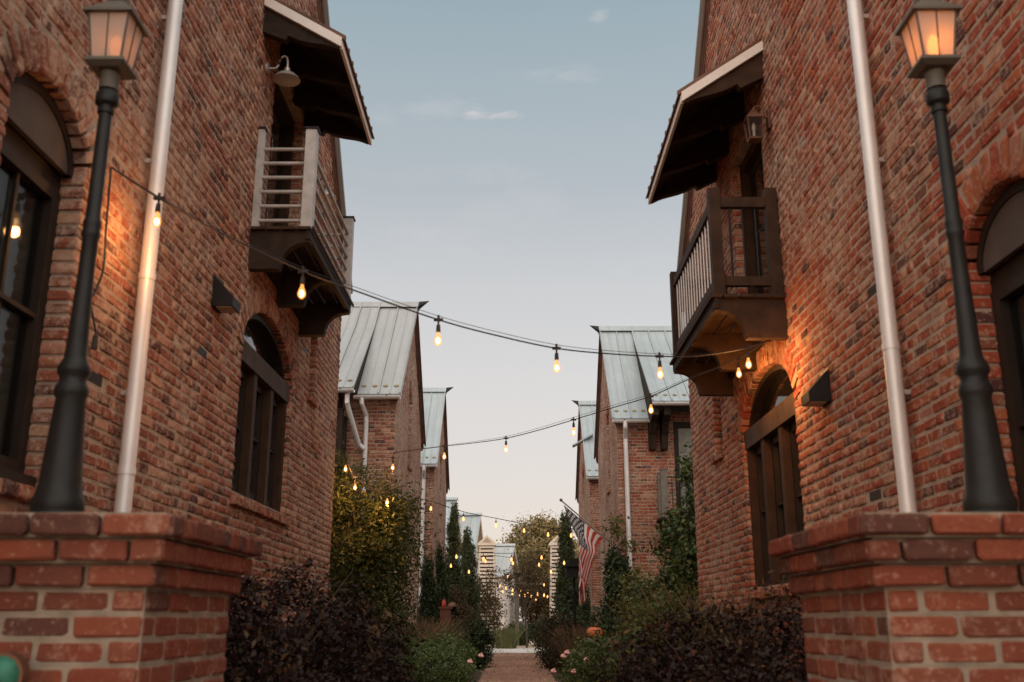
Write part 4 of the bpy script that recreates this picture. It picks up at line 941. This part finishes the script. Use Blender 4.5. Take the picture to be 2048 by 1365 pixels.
def grass(name, label, mat, c, rx, ry, n_, h, w=.008, group=None):
    T = empty(name); a = rng.uniform(0, 6.28, n_); q = np.sqrt(rng.random(n_)); B_ = np.stack([c[0]+np.cos(a)*q*rx, c[1]+np.sin(a)*q*ry, np.zeros(n_)], 1)
    hh = (h*rng.uniform(.55, 1.1, n_))[:, None]; lean = np.stack([np.cos(a)*q+rng.normal(size=n_)*.5, np.sin(a)*q+rng.normal(size=n_)*.5, np.zeros(n_)], 1)*hh*.42
    side = np.stack([np.cos(a+1.57+rng.normal(size=n_)), np.sin(a+1.57), np.zeros(n_)], 1)*w
    up = np.array((0, 0, 1.0)); m_ = B_+up*hh*.6+lean*.35; t = B_+up*hh+lean
    V = np.stack([B_-side, B_+side, m_+side*.8, m_-side*.8, t+side*.5, t-side*.5], 1).reshape(-1, 3); k = np.arange(n_)[:, None]*6
    Fc = np.concatenate([k+np.array([[0, 1, 2, 3]]), k+np.array([[3, 2, 4, 5]])])
    o = npmesh('blades', V, Fc, mat, T); return tag(T, label, 'grass', group)
def tree(name, label, cat, mat, base, trunk_h, tr, lobes, n_, size, group=None, clump=.25, limbs=6, shell=.3, up=0, bark='bark', aspect=.6):
    T = empty(name); b0 = Vector(base); top = b0+Vector((rng.normal()*.05, rng.normal()*.05, trunk_h))
    tk = obj('trunk', MB().tube(catmull([b0, b0.lerp(top, .5)+Vector((.04, .02, 0))*trunk_h*.4, top], 5), [tr*(1-.5*i/10) for i in range(11)], 9), bark, T, True)
    for i in range(limbs):
        lo = lobes[i % len(lobes)]; e = Vector(lo[:3])+Vector(rng.normal(size=3))*min(lo[3:6])*.35; md = top.lerp(e, .5)+Vector((rng.normal()*.15, rng.normal()*.15, .1))*min(lo[3:6])*.6
        obj('limb', MB().tube(catmull([top-Vector((0, 0, .1*trunk_h)), md, e], 4), [tr*.5*(1-.8*j/8) for j in range(9)], 6), bark, tk)
    foliage('crown', mat, T, lobes, n_, size, clump, aspect, up, shell)
    return tag(T, label, cat, group)
def cypress(label, px, ptop, Y, w, mat='leaf_cypress', pbase=None, n_=9000, group='columnar cypresses', size=.06):
    b0 = at(px, 1240, Y=Y); zt = at(px, ptop, Y=Y).z; x = b0.x; k = 9
    lobes = [(x+rng.normal()*.03, Y, zt*(i+.6)/k, w*.5*(.98-.75*max(0, (i-2.5)/(k-2.5))**1.15)*(1+.10*rng.normal()), w*.5*(1-.75*max(0, (i-2)/(k-2))), zt/k*.85) for i in range(k)]
    T = empty('cypress_tree'); obj('trunk', MB().tube([(x, Y, 0), (x, Y, zt*.9)], [.05, .012], 7), 'bark', T)
    foliage('crown', mat, T, lobes, int(n_*3.0), size*1.5, .05, .36, 2.2, .25, flat=2.0, per=24)
    return tag(T, label, 'tree', group)
# dark wine hedges by the piers
shrub('hedge', 'dark wine leaved hedge mound beside the left brick pier', 'hedge', 'leaf_wine', [(-1.62, 7.4, .76, .60, 1.2, .80), (-1.32, 8.3, .62, .52, 1.2, .70), (-1.95, 6.3, .78, .42, .9, .78), (-1.15, 7.0, .4, .35, .8, .5)], 34000, .045, 'wine hedges by the piers', .06)
shrub('hedge', 'broad dark wine leaved hedge beside the right brick pier', 'hedge', 'leaf_wine', [(1.35, 7.3, .58, .52, 1.0, .70), (1.85, 7.0, .6, .42, 1.2, .74), (1.05, 7.9, .5, .42, .8, .66), (1.6, 6.2, .4, .55, .6, .62)], 30000, .042, 'wine hedges by the piers', .075)
for hg_, lb_ in zip([o for o in bpy.data.objects if o.name.startswith('hedge')], ([(-1.62, 7.4, .80, .62, 1.2, .82), (-1.32, 8.3, .64, .55, 1.2, .74)], [(1.35, 7.3, .60, .54, 1.0, .73), (1.85, 7.0, .62, .44, 1.2, .77), (1.05, 7.9, .52, .44, .8, .68)])):
    foliage('shoots', 'leaf_rust', hg_, lb_, 900, .065, .05, .45, 1.5, .9, per=9)
    for q_ in range(14):
        lo_ = lb_[q_ % len(lb_)]; a_ = rng.uniform(0, 6.28); e_ = Vector((lo_[0]+math.cos(a_)*lo_[3]*.7, lo_[1]+math.sin(a_)*lo_[4]*.7, lo_[2]+lo_[5]*rng.uniform(.65, .98)))
        obj('twig', MB().tube([Vector((lo_[0], lo_[1], lo_[2])), Vector((lo_[0], lo_[1], lo_[2])).lerp(e_, .6)+Vector((0, 0, .05)), e_], [.008, .005, .002], 5), 'bark', hg_)
# shrubs right side
shrub('shrub', 'mid green bush at the left end of the right wine hedge', 'shrub', 'leaf_lush', [(1.32, 9.6, .72, .36, .6, .60), (1.6, 9.9, .78, .42, .6, .60)], 14000, .05, clump=.08)
shrub('rose_bush', 'low rose bush with pink blooms beside the right path edge', 'shrub', 'leaf_green', [(1.35, 15.6, .45, .55, .9, .42), (1.75, 16.8, .5, .5, .9, .45), (1.2, 17.2, .4, .4, .8, .36)], 12000, .06)
def roses(o, pix, Y):
    for px, py in pix:
        q = at(px, py, Y=Y); m_ = MB()
        for k in range(7):
            a = k*.9; rr = .012+.004*k; m_.lathe([(.004, -.02), (.022+.002*k, .0), (.020, .022), (.006, .03)], (q.x+rr*math.cos(a)*.7, q.y+rr*math.sin(a)*.7, q.z-.004*k), 8)
        obj('bloom', m_, 'pink', o, True)
ro = [o for o in bpy.data.objects if o.name.startswith('rose_bush')][0]
roses(ro, [(1107, 1341), (1148, 1342), (1134, 1304), (1127, 1311), (1172, 1318)], 15.4)
shrub('shrub', 'dark reddish rounded shrub at the right edge of the path', 'shrub', 'leaf_redgreen', [(1.05, 26.0, .65, .50, .9, .62), (1.25, 27.4, .7, .5, .9, .68), (1.35, 24.9, .5, .45, .7, .5)], 12000, .07)
grass('ornamental_grass', 'tan dry grass clump beside the pumpkin', 'grass_dry', (1.75, 24.2), .55, .7, 1100, 1.0, .006, 'dry grass clumps')
grass('ornamental_grass', 'tan dry grass clump below the third left house', 'grass_dry', (-2.05, 20.5), .55, 1.8, 1800, 1.15, .006, 'dry grass clumps')
grass('ornamental_grass', 'tan dry grass at the foot of the right brick wall', 'grass_dry', (1.95, 9.9), .28, 1.5, 900, 1.42, .005, 'dry grass clumps')
grass('ornamental_grass', 'pale green grass tuft at the far end of the path', 'grass_green', (-.38, 44.6), .42, .6, 1100, .8, .009)
# climbing vines on the right
V1 = shrub('climbing_vine', 'tall leafy vine on the wall below the iron railed balcony', 'vine', 'leaf_green',
      [(3.0, 17.4, 1.9, .55, .8, 1.3), (2.75, 17.2, .9, .6, .8, .95), (3.35, 17.0, 2.9, .30, .5, .75), (2.45, 18.5, 1.1, .35, .6, .85), (3.2, 17.6, 3.6, .22, .3, .55)], 24000, .085, clump=.10, shell=.3, r=.02)
shrub('climbing_vine', 'dark ivy column climbing beside the flag on the right', 'vine', 'leaf_dark', [(2.05, 21.2, 1.0, .30, .5, 1.0), (2.12, 21.4, 2.0, .24, .4, .72), (1.85, 20.6, .6, .35, .5, .6)], 14000, .08, clump=.08)
shrub('shrub', 'yellow green shrub between the ivy and the downspout', 'shrub', 'leaf_olive', [(2.35, 20.0, 1.2, .28, .5, .9), (2.3, 19.6, .6, .35, .5, .6)], 7000, .08, clump=.09)
tree('young_tree', 'thin sprigs with loose leaves above the flagpole foot', 'tree', 'leaf_olive', (2.15, 21.5, 0), 2.6, .025, [(2.15, 21.4, 3.05, .35, .3, .22), (2.45, 21.4, 2.75, .25, .3, .25)], 260, .09, clump=.09)
# left side
tree('tall_shrub', 'tall yellow green shrub lit by bulbs between the left houses', 'shrub', 'leaf_feather', (-2.35, 14.4, 0), 1.4, .06,
     [(-2.35, 14.4, 2.3, .75, .8, 1.0), (-2.75, 14.2, 3.0, .42, .6, .62), (-1.95, 14.6, 1.9, .55, .7, 1.0), (-1.75, 14.7, 2.5, .35, .5, .55), (-2.1, 14.3, .9, .7, .8, .9)], 30000, .080, clump=.13, limbs=8, aspect=.34, shell=.25)
shrub('hedge', 'light green clipped hedge at the lower left of the path', 'hedge', 'leaf_lush', [(-1.75, 17.2, .40, .62, 1.4, .44), (-1.15, 17.8, .42, .48, 1.6, .46), (-1.3, 19.5, .45, .55, 1.3, .46), (-1.95, 19.0, .4, .6, 1.6, .45)], 26000, .055, clump=.07)
roses([o for o in bpy.data.objects if o.name.startswith('hedge')][-1], [(940, 1322), (962, 1310)], 16.0)
shrub('shrub', 'round dark green boxwood at the left path edge', 'shrub', 'leaf_dark', [(-1.05, 26.6, .62, .50, .6, .58)], 9000, .06, 'boxwood mounds', .06)
shrub('shrub', 'lower green boxwood behind the left clipped hedge', 'shrub', 'leaf_green', [(-1.65, 24.2, .55, .6, .7, .52)], 9000, .06, 'boxwood mounds', .06)
shrub('shrub', 'wine coloured bush below the left cypresses', 'shrub', 'leaf_rust', [(-2.0, 31.5, .9, .6, .8, .9), (-1.55, 32.5, .75, .5, .7, .75), (-2.3, 33.5, 1.6, .5, .6, .8), (-1.9, 34, 1.4, .5, .5, .8)], 12000, .08)
cypress('slim dark cypress against the third left house, left one', 854, 1122, 26.6, .50, 'leaf_dark', n_=6000, group='slim dark cypresses')
cypress('slim dark cypress against the third left house, right one', 881, 1112, 27.2, .50, 'leaf_dark', n_=6000, group='slim dark cypresses')
cypress('tallest left cypress beside the slatted tower', 903, 1020, 37.0, .86, n_=11000)
cypress('shorter left cypress beside the slatted tower', 934, 1068, 39.0, .98, n_=11000)
cypress('tall cypress right of the right slatted tower', 1136, 1038, 38.0, 1.05, n_=13000)
shrub('shrub', 'dark green bush below the right cypress', 'shrub', 'leaf_dark', [(1.9, 31.5, 1.2, .55, .8, 1.1), (1.6, 33.5, .9, .6, .8, .9), (2.05, 29.0, .8, .45, .8, .8), (2.3, 35, 1.5, .5, .6, 1.2)], 16000, .085)
tree('small_tree', 'small bare branched tree in the gravel at the path end', 'tree', 'leaf_rust', (.52, 45.5, 0), 1.5, .055, [(.2, 45.5, 2.7, .75, .6, .7), (.9, 45.5, 2.6, .7, .6, .7), (.5, 45.5, 3.3, .9, .6, .6), (.55, 45.3, 3.9, .7, .6, .5)], 2600, .10, clump=.22, limbs=12)
tree('small_tree', 'thin dark vine like tree in front of the shed', 'tree', 'leaf_rust', (-.95, 45, 0), 1.2, .05, [(-1.0, 45, 1.8, .45, .5, 1.0), (-.75, 45, 2.9, .45, .5, .7), (-.7, 45, 1.0, .4, .5, .8)], 1500, .10, clump=.16, limbs=8)
tree('small_tree', 'two stemmed dark bush in front of the left slatted tower', 'tree', 'leaf_rust', (-1.5, 42.6, 0), 1.2, .045, [(-1.7, 42.6, 1.75, .55, .5, .5), (-1.2, 42.6, 1.8, .5, .5, .45), (-1.5, 42.6, 2.4, .7, .5, .5)], 3000, .09, clump=.14, limbs=8)
shrub('hedge', 'low far hedge left of the small bare tree', 'hedge', 'leaf_green', [(.1, 50, .45, .7, .8, .55), (-.2, 50.5, .4, .5, .6, .5)], 6000, .10, clump=.10)
shrub('hedge', 'low far hedge right of the small bare tree', 'hedge', 'leaf_dark', [(1.25, 48, .5, .55, .8, .65), (1.8, 48.5, .5, .6, .7, .7)], 6000, .10, clump=.10)
tree('big_tree', 'big yellow green autumn tree filling the end of the alley', 'tree', 'leaf_autumn', (1.4, 64, 0), 3.0, .22,
     [(.6, 64, 4.6, 1.2, 1.5, 1.5), (1.9, 64, 5.4, 1.4, 1.5, 1.6), (3.0, 64, 4.8, 1.4, 1.5, 1.7), (.0, 64.5, 5.9, .75, .7, .35), (.55, 64.2, 6.6, .55, .6, .5), (1.7, 64, 6.8, .8, .8, .7), (2.8, 64, 6.7, .8, .8, .6), (1.2, 63.5, 3.2, 1.6, 1.4, 1.1), (2.6, 63.5, 3.2, 1.5, 1.4, 1.2)], 30000, .17, clump=.26, limbs=14, shell=.25)
tree('big_tree', 'darker rusty tree low behind the small bulbs', 'tree', 'leaf_rust', (2.4, 60, 0), 1.6, .12, [(1.6, 60, 2.6, 1.1, 1, 1.0), (2.8, 60, 2.8, 1.0, 1, 1.1), (.9, 60, 2.0, .8, .8, .8), (2.0, 60, 1.4, 1.6, 1, .9)], 12000, .15, clump=.22, limbs=8)
tree('big_tree', 'far tree behind the left cream houses', 'tree', 'leaf_dark', (-9, 80, 0), 2.5, .2, [(-9, 80, 4, 3, 2, 2.2), (-6, 80, 3.5, 2, 2, 1.8)], 9000, .25, clump=.4)
tree('big_tree', 'far tree behind the third right house', 'tree', 'leaf_autumn', (6.5, 75, 0), 2.5, .2, [(6.5, 75, 4.2, 2.4, 2, 2.2), (4.6, 75, 3.5, 1.5, 2, 1.8)], 9000, .25, clump=.4)

# ---------------------------------------------------------------- beyond the path: slatted towers, cream houses, shed, lamps
def slat_tower(c, w0, w1, h, label):
    T = empty('slatted_tower'); x, y_ = c; k = 27
    for sx, sy in ((-1, -1), (1, -1), (1, 1), (-1, 1)):
        obj('corner_post', MB().tube([(x+sx*w0*.45, y_+sy*w0*.45, 0), (x+sx*w1*.45, y_+sy*w1*.45, h)], .035, 4), 'siding', T)
    for i in range(k):
        z = h*(i+.25)/k; wd = (w0+(w1-w0)*i/k)/2; t = .022; zh = h/k*.60
        m_ = MB(); m_.box(x-wd, x+wd, y_-wd, y_-wd+t, z, z+zh).box(x-wd, x+wd, y_+wd-t, y_+wd, z, z+zh).box(x-wd, x-wd+t, y_-wd+t, y_+wd-t, z, z+zh).box(x+wd-t, x+wd, y_-wd+t, y_+wd-t, z, z+zh)
        obj('slat', m_, 'siding', T)
    obj('lining', MB().hexa([(x+sx*w0*.44, y_+sy*w0*.44, .05) for sx, sy in ((-1, -1), (1, -1), (1, 1), (-1, 1))]+[(x+sx*w1*.44, y_+sy*w1*.44, h-.05) for sx, sy in ((-1, -1), (1, -1), (1, 1), (-1, 1))]), 'wood', T)  # dark box added inside so the gaps between slats look shaded
    wd = w1/2+.07
    obj('cornice', MB().box(x-wd, x+wd, y_-wd, y_+wd, h, h+.10), 'siding', T)
    obj('cap_gable', MB().prism([(-wd, h+.101), (wd, h+.101), (0, h+.46)], y_-wd, y_+wd, lambda t, p_, q_: (x+p_, t, q_)), 'siding', T)
    obj('cap_recess', MB().prism([(-wd*.5, h+.14), (wd*.5, h+.14), (0, h+.36)], y_-wd-.012, y_-wd-.004, lambda t, p_, q_: (x+p_, t, q_)), 'beige', T)
    return tag(T, label, 'tower', 'slatted towers')
slat_tower((-1.28, 46.5), .98, .68, 4.45, 'cream slatted garden tower left of the path end')
slat_tower((1.95, 46.5), .86, .66, 4.45, 'cream slatted garden tower right of the path end, half behind the cypress')
for x, lab in ((-1.52, 'small far lamp post before the left slatted tower'), (1.85, 'small far lamp post before the right slatted tower')):
    tag(lamp_post((x, 43.6), 0, 'lamp_post', ('post', 'post'), 1.32, 0, False), lab, 'lamp post', 'far lamp posts')
def cream_house(xe, Y0, Y1, zE, zR, depth, label, wallm='siding', roofm='roof_b', soff='beige', ov=.35, rot=-9):
    """gable end towards the path at x = xe, house runs to the left"""
    H = empty('cream_house'); mid = (Y0+Y1)/2; cr_, sr_ = math.cos(R(rot)), math.sin(R(rot))
    def T(a, y_, z_): u_, v_ = -a, y_-mid; return (xe+u_*cr_-v_*sr_, mid+u_*sr_+v_*cr_, z_)
    obj('wall', MB().prism([(Y0, 0), (Y1, 0), (Y1, zE), (mid, zR-.05), (Y0, zE)], 0, depth, T), wallm, H)
    k = (zR-zE)/(mid-Y0); e = (Y0-.3, zE-.3*k+.06); n_ = max(2, int((depth+ov)/.45))
    for i in range(n_):
        m_ = MB(); a, b_ = -ov+(depth+ov)*i/n_, -ov+(depth+ov)*(i+1)/n_
        d = Vector((mid-e[0], zR+.06-e[1])).normalized(); P = [e, (mid, zR+.06), (mid-.03*-d.y, zR+.03), (e[0], e[1]-.04)]
        m_.prism(P, a+.004, b_, T); m_.prism([(e[0], e[1]+.035), (mid, zR+.095), (mid, zR+.05), (e[0], e[1]-.01)], a, a+.03, T); obj('roof_panel', m_, roofm, H)
    obj('roof', MB().prism([(Y1+.3, e[1]), (mid, zR+.06), (mid, zR+.02), (Y1+.3, e[1]-.04)], -ov, depth, T), roofm, H)
    for y0_, s_ in ((Y0-.3, 1), (Y1+.3, -1)):
        obj('barge_board', MB().prism([(y0_, e[1]-.045), (mid, zR+.015), (mid, zR-.20), (y0_, e[1]-.2)], -ov, -ov+.04, T), 'white', H)
        obj('soffit', MB().prism([(y0_, e[1]-.05), (mid, zR+.01), (mid, zR-.03), (y0_, e[1]-.09)], -ov+.041, 0, T), soff, H)
    obj('ridge_cap', MB().prism([(mid-.15, zR+.03), (mid, zR+.17), (mid+.15, zR+.03)], -ov-.05, depth, T), roofm, H)
    for i in range(int(zE/.28)): obj('siding_board', MB().prism([(Y0, i*.28), (Y1, i*.28), (Y1, i*.28+.27), (Y0, i*.28+.27)], -.02, -.002, T), wallm, H)
    for i in range(int(zE/.28)): obj('siding_board', MB().box(0, depth, Y0-.022, Y0-.003, i*.28, i*.28+.265, T), wallm, H)
    w = obj('window', MB().box(.75, 1.5, Y0-.04, Y0-.024, 1.2, 2.6, T), 'frame', H); obj('pane', MB().box(.83, 1.42, Y0-.046, Y0-.041, 1.28, 2.52, T), 'glass', w)
    return tag(H, label, 'house', 'cream houses beyond the path')
def X_(px, Y): return at(px, 1100, Y=Y).x
cream_house(at(914, 993, Y=50).x-.35, 48.2, 51.6, 4.75, 6.9, 5, 'cream house with steep metal roof behind the left cypresses')
cream_house(at(962, 1026, Y=58).x-.35, 56.2, 59.6, 4.4, 6.95, 4, 'cream house with steep metal roof behind the left slatted tower')
cream_house(at(1026, 1091, Y=60).x-.2, 57.8, 61.8, 3.75, 5.35, 3.2, 'white board shed with pale metal roof at the alley end', 'white', 'roof_pale', 'beige', .3)
tm = empty('timber_post'); p = at(1034, 1170, Y=49)
obj('post', MB().box(p.x-.10, p.x+.10, 48.9, 49.1, 0, p.z), 'greywood', tm); obj('crossarm', MB().box(p.x-.09, p.x+1.2, 48.93, 49.07, p.z, p.z+.12), 'greywood', tm)
tag(tm, 'square grey timber post right of the shed at the path end', 'post')
# pumpkin on a dark planter
PK = empty('pumpkin'); q = at(1189, 1266, Y=19.5); m_ = MB(); nr_, na = 9, 40; r0 = .145
vs_ = []
for i in range(nr_+1):
    ph = math.pi*i/nr_
    for j in range(na):
        a = 2*math.pi*j/na; rr = r0*math.sin(ph)*(1+.055*math.cos(a*10)); vs_.append((q.x+rr*math.cos(a), q.y+rr*math.sin(a), q.z+.128*math.cos(ph)*(1-.25*(1-math.sin(ph))*1)))
m_.add(vs_, [(i*na+j, i*na+(j+1) % na, (i+1)*na+(j+1) % na, (i+1)*na+j) for i in range(nr_) for j in range(na)])
obj('body', m_, 'pumpkin', PK, True)
obj('stem', MB().tube([q+Vector(v) for v in ((0, 0, .08), (.01, 0, .12), (.05, 0, .17), (.06, 0, .24), (.03, 0, .28))], [.02, .016, .013, .012, .01], 8), 'grass_dry', PK, True)
e = q+Vector((.045, -.132, .012)); obj('painted_eye', MB().tube([e+Vector((0, .01, 0)), e+Vector((.002, -.012, 0))], .045, 14), 'iron', PK); obj('painted_pupil', MB().tube([e+Vector((0, -.011, 0)), e+Vector((.002, -.018, 0))], .026, 12), 'grass_dry', PK)
tag(PK, 'orange pumpkin with curled stem beside the right bushes', 'pumpkin')
pl = empty('planter_box'); zt_ = q.z-.10
obj('box', MB().box(q.x-.16, q.x+.75, 19.25, 19.8, 0, zt_-.04), 'post', pl); obj('rim', MB().box(q.x-.19, q.x+.78, 19.22, 19.83, zt_-.0399, zt_), 'greywood', pl)
tag(pl, 'low dark planter box carrying the pumpkin', 'planter')
# red feeder on a terracotta pedestal, left
q = at(890, 1218, Y=26.0); z1 = q.z
pd = empty('pedestal'); obj('shaft', MB().box(q.x-.12, q.x+.14, 25.85, 26.15, 0, z1), 'terracotta', pd); obj('cap', MB().box(q.x-.15, q.x+.17, 25.82, 26.18, z1+.0005, z1+.05), 'terracotta', pd)
tag(pd, 'terracotta coloured pedestal by the left bushes', 'pedestal')
fd = empty('feeder'); obj('glass', MB().lathe([(.03, 0), (.05, .02), (.05, .13), (.03, .16), (.03, .19)], (q.x-.03, 26, z1+.0505), 14), 'redglass', fd, True); obj('lid', MB().lathe([(.036, .19), (.036, .22), (.01, .24)], (q.x-.03, 26, z1+.0505), 12), 'iron', fd, True)
tag(fd, 'red glass feeder standing on the terracotta pedestal', 'feeder')
ld = empty('lidded_grill'); c_ = at(904, 1214, Y=26.4)
obj('bowl', MB().lathe([(.05, -.12), (.10, -.08), (.125, 0), (.12, .004)], c_, 18), 'iron', ld, True); obj('lid', MB().lathe([(.125, .005), (.11, .06), (.06, .10), (.01, .115), (.012, .14)], c_, 18), 'copper', ld, True)
for a in (0, 2.1, 4.2): obj('leg', MB().tube([c_+Vector((math.cos(a)*.08, math.sin(a)*.08, -.08)), Vector((c_.x+math.cos(a)*.2, c_.y+math.sin(a)*.2, 0))], .012, 6), 'iron', ld)
tag(ld, 'small domed dark vessel right of the red feeder', 'grill')
# black hood lamp beside the flag
c_ = at(1148, 1135, Y=25.5); hd = empty('bird_house')
obj('box', MB().box(c_.x-.20, c_.x+.16, 25.3, 25.7, c_.z-.26, c_.z), 'iron', hd); obj('roof', MB().prism([(c_.x-.28, c_.z+.001), (c_.x+.22, c_.z+.001), (c_.x+.16, c_.z+.2), (c_.x-.06, c_.z+.2)], 25.2, 25.8, lambda t, a, z: (a, t, z)), 'iron', hd)
obj('post', MB().tube([(c_.x, 25.5, 0), (c_.x, 25.5, c_.z-.26)], .03, 8), 'iron', hd)
tag(hd, 'black box with sloped hood on a post left of the flag', 'box')
# low brick edging, left bed
ed_ = empty('garden_edging')
for i in range(9):
    o = bpy.data.objects.new('brick', brick_mesh(i % 14, 'brick_l')); C.objects.link(o); o.parent = ed_
    o.matrix_basis = Matrix.Translation((-2.62+i*.09, 18.0+.004*i, .80)) @ Matrix.Diagonal((.42, 1.0, 1.0, 1))
obj('base', MB().box(-2.66, -1.87, 18.04, 18.3, 0, .765), 'mortar', ed_)
tag(ed_, 'low brick edging of the bed behind the left green hedge', 'edging')
stone = obj('stone', MB().lathe([(.01, 0), (.09, .0), (.11, .04), (.08, .085), (.02, .1)], (1.0, 16.6, .01), 12), 'concrete', None, True); tag(stone, 'pale round stone at the right path edge', 'stone')

n_ = 420; P_ = np.stack([np.sign(rng.normal(size=n_))*(.82-np.abs(rng.normal(size=n_))*.28), rng.uniform(16, 44, n_), np.full(n_, .04)], 1)
V_ = leaf_quads(P_, np.tile(np.array((0, 0, 3.0)), (n_, 1)), .07, .6)
tag(npmesh('fallen_leaves', V_, np.arange(len(V_)).reshape(-1, 4), 'leaf_autumn'), 'scattered dry leaves along the edges of the brick path', 'leaves', kind='stuff')

# ---------------------------------------------------------------- each thing's empty goes to its base
for o in [o for o in bpy.data.objects if o.type == 'EMPTY' and o.parent is None]:
    pts = []
    for ch in o.children_recursive:
        if ch.type == 'MESH':
            mw = ch.matrix_basis; q = ch.parent
            pts += [mw @ Vector(b_) for b_ in ch.bound_box]
    lo = [min(p_[i] for p_ in pts) for i in range(3)]; hi = [max(p_[i] for p_ in pts) for i in range(3)]
    base = Vector(((lo[0]+hi[0])/2, (lo[1]+hi[1])/2, lo[2])); o.location = base
    for ch in o.children: ch.matrix_parent_inverse = Matrix.Translation(-base)
